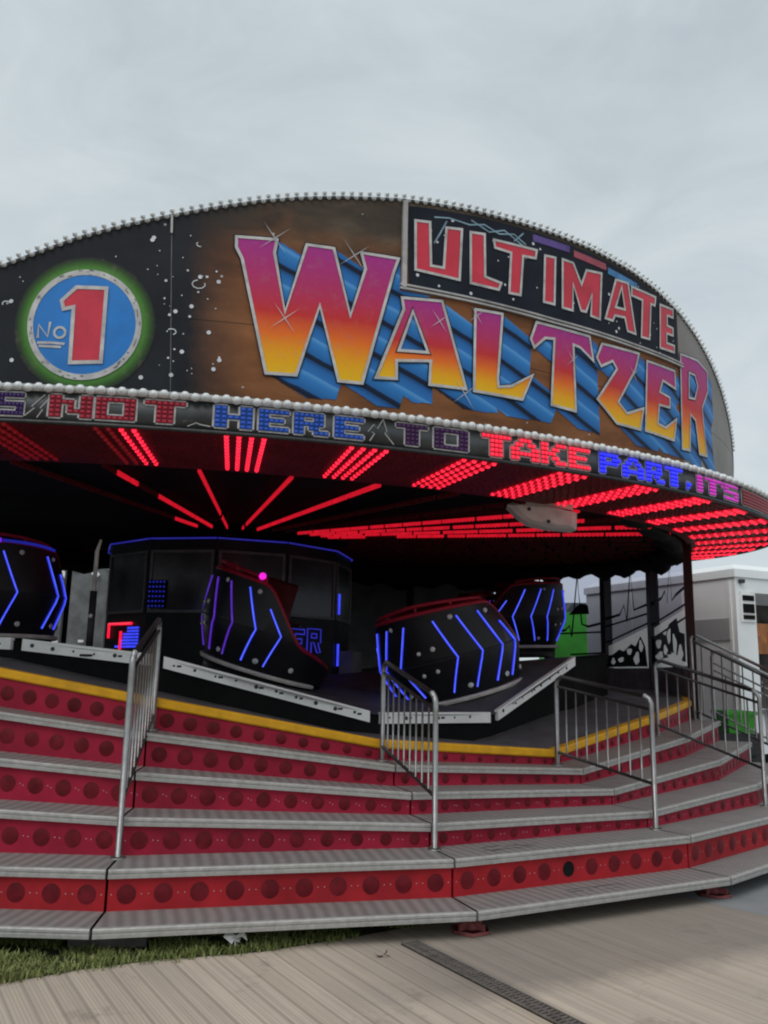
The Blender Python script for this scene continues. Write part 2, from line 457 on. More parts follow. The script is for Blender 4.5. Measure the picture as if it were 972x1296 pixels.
# ------------------------------------------------------------------ rotating platform with white edge boards
PV = [(-40, 1.72), (-25, 2.0), (-8.6, 1.963), (4.2, 1.834), (24.2, 1.325), (38.3, 1.32), (54.5, 1.98), (72, 2.08), (90, 1.75), (108, 1.45), (126, 1.75), (144, 2.0), (162, 1.8), (180, 1.5), (198, 1.75), (216, 2.), (234, 1.8), (252, 1.5), (270, 1.5), (288, 1.6), (304, 1.65), (320, 1.72)]
T = thing('rotating_platform', 'black undulating ride platform edged with white boards, carrying the cars', 'ride platform', pt(6.1, 30, 1.3))
mf = MB(); mk = MB()
def fl(R, a, z):
    t = (6.1 - R) / 4.1; return pt(R, a, lerp(z + .03, 1.72, max(0, t)))
for (a0, z0), (a1, z1) in zip(PV, PV[1:]):
    rs = [6.08, 5.4, 4.6, 3.6, 2.0]; ns = 6
    for s in range(ns):
        b0, b1 = lerp(a0, a1, s / ns), lerp(a0, a1, (s + 1) / ns); y0, y1 = lerp(z0, z1, s / ns), lerp(z0, z1, (s + 1) / ns)
        for r0, r1 in zip(rs, rs[1:]):
            mf.face([fl(r0, b0, y0), fl(r0, b1, y1), fl(r1, b1, y1), fl(r1, b0, y0)], 0)
    p0, p1 = pt(6.06, a0, 0), pt(6.06, a1, 0)
    mk.face([Vector((p0.x, p0.y, z0 - 1.2)), Vector((p1.x, p1.y, z1 - 1.2)), Vector((p1.x, p1.y, z1 + .03)), Vector((p0.x, p0.y, z0 + .03))])
mf.build('platform_floor', 'deck', T); mk.build('platform_skirt', 'ceil', T)
for (a0, z0), (a1, z1) in list(zip(PV, PV[1:]))[1:6]:
    p0, p1 = pt(6.1, a0, z0), pt(6.1, a1, z1); d = p1 - p0; ln = d.length; d.normalize()
    p0 = p0 + d * .06; p1 = p1 - d * .06
    o = pt(7, (a0 + a1) / 2, 0) - pt(6, (a0 + a1) / 2, 0); o.z = 0; o.normalize(); up = Vector((0, 0, 1))
    mb = MB(); h = .055
    mb.hexa([p0 - up * h, p1 - up * h, p1 - up * h - o * .05, p0 - up * h - o * .05], [p0 + up * h, p1 + up * h, p1 + up * h - o * .05, p0 + up * h - o * .05])
    k = 0
    while .12 + k * .2 < ln - .2:
        q = p0 + d * (.1 + k * .2) + o * .002
        mb.dome(q + up * random.uniform(-.012, .012), o, random.choice((.012, .016, .022)), .003, 6, 1, 1)
        if random.random() < .45: mb.box(q + d * .05, .05 * random.uniform(.6, 1.2), .004, .02, 1, Matrix.Rotation(atan2(d.y, d.x), 3, 'Z'))
        k += 1
    mb.build('edge_board', ['white', 'darksteel'], T)

# ------------------------------------------------------------------ waltzer cars
def H(t):
    t = abs(t)
    if t < 66: return 1.0 - .04 * (t / 66) ** 2
    if t < 106: 
        s = (t - 66) / 40; s = s * s * (3 - 2 * s); return lerp(.96, .34, s)
    return lerp(.34, .17, min(1, (t - 106) / 48))
def rz(z): return .76 + .11 * z / .42 if z < .42 else .87 - .10 * (z - .42) / .60
def cp(t, z, dr=0):
    a = radians(t); r = rz(z) + dr; return Vector((r * sin(a), -r * cos(a) - .17 * z, z))
CHEV = {}
def make_car():
    T = thing('waltzer_car', 'x', 'ride car', (0, 0, 0), 'cars on the rotating platform')
    mb = MB(); ts = list(range(-180, 181, 5))
    rows = lambda t: [0, H(t) * .2, min(.45, H(t) * .5), H(t) * .5 if H(t) > .9 else H(t) * .75, H(t) * .8 if H(t) > .9 else H(t) * .9, H(t)]
    for dr, flip in ((0, False), (-.05, True)):
        vs = [cp(t, z, dr) for t in ts for z in rows(t)]; nr = 6
        fs = []
        for i in range(len(ts) - 1):
            for j in range(nr - 1):
                q = (i * nr + j, (i + 1) * nr + j, (i + 1) * nr + j + 1, i * nr + j + 1); fs.append(q[::-1] if flip else q)
        mb.mesh(vs, fs, 0, True)
    shell = mb.build('shell', 'blackgloss', T)
    ms = MB()       # lighter seams: spine and panel joints on the shell
    ms.tube([cp(t, .45, .004) for t in range(-92, 93, 6)], .006, 5)
    ms.build('panel_seam', 'darksteel', shell)
    mt = MB(); mt.tube([cp(t, H(t) + .02, -.025) for t in range(-150, 151, 4)], .028, 8); mt.build('rim_tube', 'redtube', T)
    m2 = MB(); m2.tube([cp(t, H(t) + .115 - .0006 * abs(t), -.05) for t in range(-66, 67, 4)], .022, 8)
    for t in (-66, -33, 0, 33, 66): m2.tube([cp(t, H(t) + .01, -.03), cp(t, H(t) + .115 - .0006 * abs(t), -.05)], .014, 6)
    m2.build('grab_rail', 'redtube', T)
    for s in (-1, 1):
        for t0, zt in ((18, .91), (38, .91), (58, .90), (78, .72)):
            if t0 == 18 and s == 1 and False: continue
            mc = MB(); path = []
            pts = [(t0 - 5, zt), (t0 + 6, .45), (t0 - 5, .06)]
            for (ta, za), (tb, zb) in zip(pts, pts[1:]):
                for q in range(5): path.append((lerp(ta, tb, q / 5), lerp(za, zb, q / 5)))
            path.append(pts[-1])
            mc.tube([cp(s * t, z, .008) for t, z in path], .0115, 6, 0)
            mc.tube([cp(s * t, z, .016) for t, z in path], .005, 6, 1)
            CHEV[mc.build('light_chevron', ['ledblue', 'ledbluecore'], T).data.name] = s * t0
    for t, z, r in ((-70, .1, .03), (-28, .1, .03), (28, .1, .034), (66, .1, .036), (98, .1, .034), (-28, .91, .026), (28, .91, .03), (62, .88, .03), (-6, .32, .026), (6, .34, .026), (-5, .58, .026), (7, .6, .03)):
        ml = MB(); p = cp(t, z, 0); nn = Vector((p.x, p.y, 0)); ml.dome(p + nn.normalized() * .001, nn, r, .02, 10, 2); ml.build('lamp', 'lampwhite', T)
    mbd = MB(); vs = []; fs = []; tt = list(range(-125, 126, 5))
    for t in tt:
        a = radians(t)
        for r, z in ((.70, -.015), (.80, -.015), (.815, -.035), (.80, -.06), (.70, -.06)): vs.append((r * sin(a), -r * cos(a), z))
    for i in range(len(tt) - 1):
        for j in range(5): fs.append((i * 5 + j, i * 5 + (j + 1) % 5, (i + 1) * 5 + (j + 1) % 5, (i + 1) * 5 + j))
    mbd.mesh(vs, fs); mbd.build('base_band', 'cream', T)
    mfl = MB(); mfl.tube([(0, 0, -.22), (0, 0, -.05)], .74, 32); mfl.tube([(0, 0, -.05), (0, 0, .06)], .70, 32); mfl.build('turntable', 'black', T)
    mse = MB()      # bench: curved back and cushion
    for r0, r1, z0, z1 in ((.56, .70, .12, 1.04), (.26, .60, .12, .46)):
        vs = []; fs = []; tt = list(range(-84, 85, 6))
        for t in tt:
            a = radians(t)
            for r, z in ((r1, z0), (r1 - (.08 if z1 > 1 else 0), z1), (lerp(r0, r1, .5) - .04, z1 + .04), (r0, z1 - .05), (r0, z0)): vs.append((r * sin(a), -r * cos(a), z))
        for i in range(len(tt) - 1):
            for j in range(4): fs.append((i * 5 + j, i * 5 + j + 1, (i + 1) * 5 + j + 1, (i + 1) * 5 + j))
        mse.mesh(vs, fs, 0, True)
    mse.build('seat', 'seatred', T)
    mlb = MB(); mlb.tube([Vector((.62 * sin(radians(t)), -.62 * cos(radians(t)) + .45, .62)) for t in range(-62, 63, 8)], .02, 8)
    mlb.build('lap_bar', 'steel', T)
    return T
M['seatred'] = paint('dark_red_upholstery', (.06, .006, .008), .4, 0, .2, 6, .2)
proto = make_car()
def pose(o, loc, rot, tilt):       # rot: turn of the back from the camera side; tilt: (x, y) slope of the platform
    z = Vector((-tilt[0], -tilt[1], 1)).normalized()
    q = Vector((0, 0, 1)).rotation_difference(z)
    o.rotation_mode = 'QUATERNION'; o.rotation_quaternion = q @ Matrix.Rotation(radians(rot), 3, 'Z').to_quaternion()
    o.location = loc
def bearing(p): return degrees(atan2(-p[0], p[1]))      # turn that faces the back of a car to the camera
cars = [((-4.78, 10.4, 2.125), -5, (.02, .0), 'black ride car cut off by the left edge, with a violet light along its rim'),
        ((-1.46, 10.8, 1.81), -74, (-.27, .05), 'black ride car tipped right in front of the booth, pink lamp on its rim'),
        ((.98, 10.70, 1.60), -17, (.27, .08), 'black ride car low in the dip with red rails along its sloping top'),
        ((2.27, 15.0, 2.30), 62, (.03, .02), 'smaller looking black ride car partly hidden behind the one in the dip'),
        ((1.95, 17.0, 2.25), 40, (.0, .0), 'dark ride car farthest back, only its top showing behind the others')]
CARS = []; DROP = []
for i, (loc, rot, tilt, lab) in enumerate(cars):
    o = proto if i == 0 else copy_tree(proto)
    o['label'] = lab
    pose(o, Vector(loc), bearing(loc) + rot, tilt); CARS.append(o)
    for ch in list(o.children):
        t = CHEV.get(ch.data.name) if ch.type == 'MESH' else None
        if t is None: continue
        if i == 0 and t in (38, 79): DROP.append(ch)
        if (i == 1 and t in (18, 38, -18, -38)) or i == 4 or (i == 3 and t > 30):
            me = ch.data.copy(); ch.data = me; me.materials[0] = M['ledviolet']; me.materials[1] = M['ledviolet']
for ch in DROP: bpy.data.objects.remove(ch)
mb = MB(); mb.tube([cp(t, H(t) + .03, .012) for t in range(-25, 12, 4)], .026, 8, 0); mb.tube([cp(t, H(t) + .03, .012) for t in range(12, 66, 4)], .018, 8, 1)
o = mb.build('rim_light', ['ledpurple', 'leddim']); o.parent = CARS[0]
mb = MB(); mb.dome(cp(62, 1.06, .0), (sin(radians(62)), -cos(radians(62)), .2), .045, .04, 10, 3); o = mb.build('rim_lamp', 'ledpink'); o.parent = CARS[1]

# ------------------------------------------------------------------ pay booth in the middle
BR = 2.0; BZ0, BZ1 = 1.62, 3.64
T = thing('pay_booth', 'black many-sided booth in the middle of the ride, blue light along its roof edge', 'booth', (CX, CY, BZ0))
cnt = [-11 + 30 * j for j in range(12)]
mw = MB(); vs0 = [pt(BR, c - 15, BZ0) for c in cnt]; vs1 = [pt(BR, c - 15, BZ1) for c in cnt]
mw.hexa(vs0, vs1); wall = mw.build('wall', 'black', T)
def bp(c, u, z, o=0):          # point on booth face centred at angle c: u metres right, o proud
    n = pt(1, c, 0) - Vector((CX, CY, 0)); n.z = 0
    r = Vector((cos(radians(c)), sin(radians(c)), 0))
    return Vector((CX, CY, 0)) + n * (BR * cos(radians(15)) + o) + r * u + Vector((0, 0, z))
M['ledroof'] = glow('roof_led', (.06, .06, .85), .32)
for c in cnt:
    mt = MB(); mt.tube([bp(c, -.515, BZ1 + .0, .03), bp(c, .515, BZ1, .03)], .012, 6); mt.build('roof_light', 'ledroof', T)
# ------------------------------------------------------------------ booth details
def slab(mb, c, u0, u1, z0, z1, o0, o1, mi=0):
    mb.hexa([bp(c, u0, z0, o0), bp(c, u1, z0, o0), bp(c, u1, z0, o1), bp(c, u0, z0, o1)], [bp(c, u0, z1, o0), bp(c, u1, z1, o0), bp(c, u1, z1, o1), bp(c, u0, z1, o1)], mi)
M['frame'] = paint('grey_frame', (.14, .14, .145), .4, .3, .2, 8)
M['glassd'] = paint('dark_window', (.045, .045, .048), .18, 0, .6, 1.3, .6, (.17, .17, .17), .0, .5)
for c in (-11, 19, 49, 79, -41, 109):
    mf = MB()
    for (a, b, z0, z1) in ((-.49, .49, 3.43, 3.47), (-.49, .49, 2.56, 2.60), (-.49, -.45, 2.60, 3.43), (.45, .49, 2.60, 3.43)): slab(mf, c, a, b, z0, z1, .002, .03)
    w = mf.build('window', 'frame', T)
    mp = MB(); slab(mp, c, -.449, .449, 2.601, 3.429, .001, .012); mp.build('pane', 'glassd', w)
def led_strokes(c, strokes, mats, name, w=.03):
    mb = MB()
    for pts in strokes: mb.tube([bp(c, u, z, .03) for u, z in pts], w / 2, 5)
    return mb.build(name, mats, T)
def lett(u, z, h, wd, s): return [[(u + x * wd, z + y * h) for x, y in p] for p in s]
EO = [[(0, 0), (0, 1), (1, 1), (1, .8), (.3, .8), (.3, .6), (.8, .6), (.8, .4), (.3, .4), (.3, .2), (1, .2), (1, 0), (0, 0)]]
RO = [[(0, 0), (0, 1), (1, 1), (1, .42), (.8, .42), (1, 0), (.75, 0), (.5, .42), (.3, .42), (.3, 0), (0, 0)], [(.3, .62), (.3, .8), (.7, .8), (.7, .62), (.3, .62)]]
TO_ = [[(0, 1), (1, 1), (1, .8), (.65, .8), (.65, 0), (.35, 0), (.35, .8), (0, .8), (0, 1)]]
M['ledtext'] = glow('booth_letter_led', (.05, .05, .75), .55)
led_strokes(49, lett(-.40, 2.03, .35, .27, EO), 'ledtext', 'letter', .022)
led_strokes(49, lett(-.07, 2.05, .35, .28, RO), 'ledtext', 'letter', .022)
led_strokes(319, [[(-.38, 2.2), (-.38, 2.41), (.22, 2.41)], [(-.05, 2.03), (-.05, 2.30)]], 'ledred', 'letter', .045)
mb = MB()
for i in range(7):
    for j in range(3 + i // 2): slab(mb, 319, .30 - j * .10, .375 - j * .10, 2.33 - i * .045, 2.36 - i * .045, .0, .02)
mb.build('blue_panel', 'ledblue', T)
mb = MB(); slab(mb, -11, -.49, -.20, 2.63, 3.03, .0305, .034, 1)
for i in range(5):
    for j in range(6): slab(mb, -11, -.48 + i * .055, -.455 + i * .055, 2.64 + j * .07, 2.665 + j * .07, .031, .04)
mb.build('dot_matrix', ['leddim', 'ceil'], T)
mb = MB()
for z0, z1 in ((2.66, 2.98), (1.86, 2.2)): slab(mb, 79, -.40, -.33, z0, z1, .03, .05)
mb.build('corner_light', 'ledblue', T)
mb = MB(); slab(mb, 79, -.2, .45, 1.75, 2.1, .02, .25); mb.build('counter_box', 'greywall', T)

# ------------------------------------------------------------------ posts, clear film, dark sheets and low wall at the back
PA = [71, 93.5, 108, 122.5, 136, 153.5, 170, 187, 204, 221, 238, 255, 272, 289]
PL = {71: 'maroon post at the right end of the film windows, in front of the white trailer', 93.5: 'black post between the two right-hand film windows', 108: 'black post to the right of the green film window',
      122.5: 'black post just left of the green film window', 136: 'black post behind the top rail of the car in the dip', 153.5: 'thin black post between the two dark back sheets in the middle'}
for i, a in enumerate(PA):
    mb = MB(); p = pt(7.2, a, 0)
    z1 = can(7.2, a, -.06).z; w = .12 if a == 71 or a > 130 else .16
    mb.box((p.x, p.y, (z1 + .25) / 2), w, w, z1 - .25, 0, Matrix.Rotation(radians(a), 3, 'Z'))
    mb.box((p.x, p.y, .13), .3, .3, .26, 0, Matrix.Rotation(radians(a), 3, 'Z'))
    o = mb.build('support_post', 'redpost' if a == 71 else 'black')
    tag(o, PL.get(a, 'black support post at the dark back of the ride, behind the booth'), 'post', 'posts round the back of the ride')
def mat_film():
    m, nt, b = new_mat('tinted_clear_film')
    nt.nodes.remove(b); out = nt.nodes['Material Output']
    t = N(nt, 'ShaderNodeBsdfTransparent'); t.inputs[0].default_value = (.62, .62, .72, 1)
    g = N(nt, 'ShaderNodeBsdfGlossy'); g.inputs['Roughness'].default_value = .15; g.inputs[0].default_value = (.5, .5, .5, 1)
    mx = N(nt, 'ShaderNodeMixShader'); mx.inputs[0].default_value = .03
    L(nt, t.outputs[0], mx.inputs[1]); L(nt, g.outputs[0], mx.inputs[2]); L(nt, mx.outputs[0], out.inputs[0])
    return m
def mat_trans(name, col):
    m, nt, b = new_mat(name); out = nt.nodes['Material Output']
    b.inputs['Base Color'].default_value = rgba(col); b.inputs['Roughness'].default_value = .6
    t = N(nt, 'ShaderNodeBsdfTranslucent'); t.inputs[0].default_value = rgba(col)
    mx = N(nt, 'ShaderNodeMixShader'); mx.inputs[0].default_value = .75
    L(nt, b.outputs[0], mx.inputs[1]); L(nt, t.outputs[0], mx.inputs[2])
    tr = N(nt, 'ShaderNodeBsdfTransparent'); my = N(nt, 'ShaderNodeMixShader'); my.inputs[0].default_value = .5
    L(nt, mx.outputs[0], my.inputs[1]); L(nt, tr.outputs[0], my.inputs[2]); L(nt, my.outputs[0], out.inputs[0]); return m
M['film'] = mat_film(); M['filmwhite'] = mat_trans('white_print', (.9, .9, .89))
M['filmblack'] = paint('black_print', (.006, .006, .006), .6, 0, .2, 5, 0)
def film_pt(a0, a1, t, z, o=0):
    p, q = pt(7.2, a0, 0), pt(7.2, a1, 0); r = lerp(p, q, t)
    n = Vector((CX, CY, 0)) - r; n.z = 0; n.normalize()
    return Vector((r.x, r.y, z)) + n * o
FILM = {(71, 93.5): dict(lines=[[(.99, 3.03), (.692, 3.053), (.59, 3.14), (.537, 2.94), (.423, 3.533), (.404, 2.944), (.3, 3.0), (.03, 3.06)], [(.99, 2.682), (.03, 2.815)], [(.99, 2.45), (.03, 2.63)]], tee=(.42, 3.53),
            white=[[(.98, 1.96), (.99, 2.616), (.02, 2.765), (.02, 1.93)]],
            black=[[(.985, 2.0), (.985, 2.42), (.734, 2.514), (.6, 2.44), (.496, 2.601), (.28, 2.66), (.218, 2.441), (.1, 2.40), (.1, 2.0), (.5, 2.06)]],
            blob=[(.82, 2.33, .08, .09), (.50, 2.42, .05, .13), (.80, 2.14, .12, .06), (.22, 2.15, .08, .12), (.62, 2.22, .06, .07), (.36, 2.28, .05, .16), (.52, 2.14, .06, .05)]),
        (93.5, 108): dict(lines=[[(.99, 2.883), (.673, 2.925), (.579, 3.088), (.523, 2.779), (.418, 3.725), (.365, 2.974), (.03, 3.05)], [(.99, 2.736), (.03, 2.885)], [(.99, 2.43), (.03, 2.73)]],
            white=[[(.98, 1.96), (.99, 2.35), (.02, 2.68), (.02, 1.95)]],
            black=[[(.985, 1.975), (.985, 2.184), (.85, 2.2), (.697, 2.29), (.6, 2.25), (.439, 2.376), (.35, 2.33), (.24, 2.502), (.154, 2.32), (.13, 2.05), (.12, 1.975)]],
            blob=[(.48, 2.24, .05, .07), (.66, 2.1, .06, .05), (.33, 2.12, .06, .10), (.84, 2.08, .05, .05), (.24, 2.33, .04, .09)]),
        (108, 122.5): dict(lines=[[(.97, 2.722), (.691, 2.708), (.618, 2.798), (.58, 2.573), (.459, 3.805), (.396, 2.813), (.289, 2.758), (.02, 2.817)], [(.97, 2.652), (.02, 2.636)], [(.6, 2.22), (.02, 2.24)]],
            white=[[(.25, 1.965), (.25, 2.189), (.168, 2.308), (.02, 2.305), (.02, 1.965)]],
            black=[[(.62, 3.02), (.55, 3.09), (.485, 3.169), (.40, 3.22), (.28, 3.18), (.26, 3.0)], [(.439, 2.037), (.342, 2.16), (.16, 2.12), (.14, 1.97), (.4, 1.965)]],
            blob=[])}
def inpoly(pl, p):
    r = False
    for (x0, y0), (x1, y1) in zip(pl, pl[1:] + pl[:1]):
        if (y0 > p[1]) != (y1 > p[1]) and p[0] < (x1 - x0) * (p[1] - y0) / (y1 - y0) + x0: r = not r
    return r
FL = {(71, 93.5): 'rightmost clear film window with black line print and white and black shapes', (93.5, 108): 'middle clear film window with a tall spike in its black line print',
      (108, 122.5): 'clear film window with the green lorry seen through it'}
for (a0, a1), d in FILM.items():
    T = thing('film_window', FL[(a0, a1)], 'film window', film_pt(a0, a1, .5, 1.95), 'clear film windows at the back')
    sgn = lambda t, z, o=0: film_pt(a0, a1, t, z, o)
    mb = MB(); zt = can(7.2, (a0 + a1) / 2, -.25).z
    w0, w1 = (d['white'][0][2][1], d['white'][0][1][1]) if a0 < 100 else (1.9, 1.9)
    mb.face([sgn(.0, w0), sgn(1, w1), sgn(1, zt), sgn(0, zt)]); mb.build('film', 'film', T)
    ln = (pt(7.2, a0, 0) - pt(7.2, a1, 0)).length
    mb = MB()
    for li, pl in enumerate(d['lines']):
        for q in stroke([(t * ln, z) for t, z in pl], .05 if li == 0 else .035): mb.face([sgn(u / ln, z, .01 + li * .004) for u, z in q])
    if 'tee' in d:
        t, z = d['tee']; mb.face([sgn(t + .07, z - .02, .03), sgn(t - .08, z + .0, .03), sgn(t - .08, z + .05, .03), sgn(t + .07, z + .04, .03)])
    mb.build('line_print', 'filmblack', T)
    mb = MB(); 
    for pl in d['white']: mb.face([sgn(t, z, .004) for t, z in pl])
    mb.build('white_print', 'filmwhite', T)
    mb = MB()
    for bi, pl in enumerate(d['black']):
        holes = []
        for i, (t, z, rt, r_) in enumerate(d['blob'] if bi == 0 else []):
            k_ = 1.0
            while k_ > .25:
                h = [(t + k_ * rt * cos(w) * (1 + .25 * sin(3 * w + i)), z + k_ * r_ * sin(w) * (1 + .25 * cos(2 * w + i))) for w in [2 * pi * k / 14 for k in range(14)]]
                if all(inpoly(pl, q) for q in h): break
                k_ -= .1
            if k_ > .25 and all((q[0] - t) ** 2 + (q[1] - z) ** 2 > .002 for hh in holes for q in hh): holes.append(h)
        for tr in tess([list(pl)] + holes): mb.face([sgn(t, z, .02) for t, z in tr])
    mb.build('crowd_print', 'filmblack', T)
M['sheet'] = paint('smoky_grey_sheet', (.13, .13, .13), .4, 0, .5, 1.2, .5, (.24, .24, .24), .05, .4)
for a0, a1, lab in ((136, 153.5, 'dark grey back sheet with a thin pinkish top edge, right of the thin middle post'), (153.5, 170, 'dark grey back sheet with a thin pinkish top edge, left of the thin middle post'),
                    (170, 187, None), (187, 204, None), (255, 272, None), (272, 289, None)):
    T = thing('back_sheet', lab or 'dark sheet closing the back of the ride behind the booth', 'sheet', film_pt(a0, a1, .5, 1.6), 'dark sheets at the back')
    mb = MB(); zt = 4.0
    mb.hexa([film_pt(a0, a1, 0, 1.4), film_pt(a0, a1, 1, 1.4), film_pt(a0, a1, 1, 1.4, -.02), film_pt(a0, a1, 0, 1.4, -.02)], [film_pt(a0, a1, 0, zt), film_pt(a0, a1, 1, zt), film_pt(a0, a1, 1, zt, -.02), film_pt(a0, a1, 0, zt, -.02)])
    mb.build('sheet', 'sheet', T)
    mb = MB(); mb.tube([film_pt(a0, a1, .06, zt - .02, .03), film_pt(a0, a1, .94, zt - .02, .03)], .028, 6); mb.build('top_edge', 'pinkedge', T) if 'pinkedge' in M else mb.build('top_edge', 'cream', T)
mb = MB()
for a0, a1 in zip(PA[:-1], PA[1:]):
    p, q = pt(7.12, a0, 0), pt(7.12, a1, 0); n = 16
    for k in range(n):
        for h in (0, 1):
            s0, s1 = (k + h * .5) / n, (k + h * .5 + .5) / n
            o0, o1 = (0, .03) if h == 0 else (.03, 0)
            A = film_pt(a0, a1, s0, 0, .06 + o0); B = film_pt(a0, a1, s1, 0, .06 + o1)
            mb.face([Vector((A.x, A.y, 1.2)), Vector((B.x, B.y, 1.2)), Vector((B.x, B.y, 1.945)), Vector((A.x, A.y, 1.945))])
o = mb.build('low_wall', paint('corrugated_grey', (.20, .20, .205), .55, .2, .3, 5, .3))
tag(o, 'low corrugated grey wall along the back of the gangway, under the film windows', 'wall')
# black tarpaulin rolled up above the windows
mb = MB(); sec = []
for k in range(0, 141):
    a = 44 + k * (246 - 44) / 140; lo = -.33 - .06 * sin(a * .9) - .05 * sin(a * .37 + 1) - (.24 if a > 125 else .06 * max(0, (a - 90) / 35))
    lo = min(lo, -.30)
    if a < 74: lo *= max(.15, (a - 42) / 32)
    bul = .10 + .05 * sin(a * 1.7) + .03 * sin(a * 4.1)
    sec.append([can(R, a, z) for R, z in ((7.05, -.06), (6.95 - bul, lo * .45), (6.98 - bul * .7, lo * .8), (7.06, lo), (7.16, lo * .85), (7.14, -.06))])
n = 6
mb.mesh([p for s in sec for p in s], [(i * n + j, (i + 1) * n + j, (i + 1) * n + (j + 1) % n, i * n + (j + 1) % n) for i in range(len(sec) - 1) for j in range(n)] + [tuple(range(n)), tuple(range((len(sec) - 1) * n, len(sec) * n))[::-1]], 0, True)
tag(mb.build('tarpaulin', 'cloth'), 'black tarpaulin bunched up under the canopy above the film windows', 'tarpaulin')
# thin black pole, its shine painted as a pale upper end
mb = MB(); p = pt(6.0, -2.2, 0); p.z = 1.86
mb.tube([p, p + Vector((0, 0, .62))], .035, 8, 1); mb.tube([p + Vector((0, 0, .62)), p + Vector((-.0, 0, 1.0)), p + Vector((.03, 0, 1.12))], [.022, .02, .012], 8, 0); mb.tube([p, p + Vector((0, 0, .02))], .09, 10, 1)
mb.dome(p + Vector((0, -.035, .38)), (0, -1, 0), .02, .01, 8, 2, 0)
tag(mb.build('pole', ['silver', 'black']), 'thin dark pole with its shine painted pale on the upper end, left of the booth', 'pole')

# ------------------------------------------------------------------ canopy
T = thing('canopy', 'dark round canopy over the ride with red lamps radiating across its underside', 'canopy', can(0, 0, .9))
def ringmesh(prof, a0=0, a1=360, n=120, mi=0, mb=None, smooth=True):
    mb = mb or MB(); m = len(prof)
    vs = [can(R, lerp(a0, a1, i / n), z) for i in range(n + 1) for R, z in prof]
    mb.mesh(vs, [(i * m + j, (i + 1) * m + j, (i + 1) * m + j + 1, i * m + j + 1) for i in range(n) for j in range(m - 1)], mi, smooth)
    return mb
ringmesh([(RF - .03, .21), (RS - .1, .24), (4, .62), (.4, .95), (.0, .97)]).build('roof', 'black', T)
ringmesh([(RF - .005, 0), (7.2, -.10)]).build('soffit', 'soffit', T)
ringmesh([(7.2, -.10), (7.2, -.06), (.0, -.02)]).build('ceiling', 'ceil', T)
mu = MB()
for j in range(56):
    c = 4.1 + 6.4286 * j
    mb = MB(); ang = c if c < 180 else c - 360
    lit = 2 if -3 < ang - 4.1 < 3 else (1 if 5 < ang < 110 else 0)
    for r in range(10):
        a = c + (r - 4.5) * .6286
        inl = 3 <= r <= 6
        nb = 11
        for q in range(nb):
            R = 8.29 - q * .093; dz = -.10 * (RF - R) / (RF - 7.2)
            if inl:
                on = lit == 1 or (lit == 2 and r >= 5)
                mb.dome(can(R, a, dz - .006), (0, 0, -1), .021, .024, 6, 2, 1 if on else 2)
            else: mu.dome(can(R, a, dz - .002), (0, 0, -1), .017, .018, 5, 1)
        if inl:
            on = lit == 1 or (lit == 2 and r >= 5)
            e = .011; w = degrees(e / 8)
            mb.hexa([can(8.33, a - w, -.016), can(8.33, a + w, -.016), can(7.32, a + w, -.112), can(7.32, a - w, -.112)], [can(8.33, a - w, -.003), can(8.33, a + w, -.003), can(7.32, a + w, -.096), can(7.32, a - w, -.096)], 0 if on else 2)
    mb.build('light_cluster', ['soffred', 'soffredb', 'soffdim'], T)
tag(mu.build('unlit_bulbs', 'unlit', T), kind='stuff')
for j in range(56):
    a = 1.2 + 6.4286 * j; ang = a if a < 180 else a - 360
    if -140 < ang < -8: continue
    mb = MB(); on = (4 < ang < 22) or (39 < ang < 62)
    R = 7.15
    while R > 1.95:
        ln = random.uniform(.25, .6); mi = 0 if on and random.random() > .08 else (1 if -12 < ang < 4 else 2)
        if ang == a and a < 4: mi = 0 if R < 5.2 or 6.2 < R < 7 else 2
        if -8 < ang < 0: mi = 0 if 3.0 > R > 2.0 else 2
        R1 = max(1.95, R - ln); w = .009; rr = R
        while rr > R1 + .03:
            r2 = max(R1, rr - .047); wa = degrees(w / rr)
            mb.hexa([can(rr, a - wa, -.112), can(rr, a + wa, -.112), can(r2, a + wa, -.112), can(r2, a - wa, -.112)], [can(rr, a - wa, -.07), can(rr, a + wa, -.07), can(r2, a + wa, -.07), can(r2, a - wa, -.07)], mi)
            mb.dome(can((rr + r2) / 2, a, -.111), (0, 0, -1), .013, .012, 5, 1, mi)
            rr = r2 - .009
        R = R1 - .03
    w = .012
    mb.hexa([can(7.15, a - degrees(w / 7.15), -.072), can(7.15, a + degrees(w / 7.15), -.072), can(1.95, a + degrees(w / 1.95), -.072), can(1.95, a - degrees(w / 1.95), -.072)], [can(7.15, a - degrees(w / 7.15), -.062), can(7.15, a + degrees(w / 7.15), -.062), can(1.95, a + degrees(w / 1.95), -.062), can(1.95, a - degrees(w / 1.95), -.062)], 3)
    mb.build('spoke_light', ['soffspoke', 'soffdim', 'unlit', 'black'], T)
# ------------------------------------------------------------------ rounding board with the lamp text
T = thing('rounding_board', 'curved dark lettered board of coloured lamp words round the canopy edge', 'lettered board', can(RF, 20, 0))
def mat_fascia():
    m, nt, b = new_mat('fascia_paint')
    n1 = noise(nt, 1.6, 6, .6); n2 = noise(nt, 30, 3)
    c = ramp(nt, n1, [(.35, (.012, .013, .014)), (.65, (.055, .060, .062))])
    c = mixc(nt, ramp(nt, noise(nt, 7, 8, .7, dist=1.5), [(.60, 0.), (.66, 1.)]), c, (.10, .11, .11))
    L(nt, c, b.inputs['Base Color']); b.inputs['Roughness'].default_value = .45; bump(nt, b, n2, .05, .003); return m
M['fascia'] = mat_fascia()
fpanel = ringmesh([(RF - .03, 0), (RF, 0), (RF, .222), (RF - .03, .222)], n=200)
ringmesh([(RF - .02, -.022), (RF + .014, -.022), (RF + .014, 0.002), (RF + .001, .004)], n=200).build('bottom_trim', 'darksteel', T)
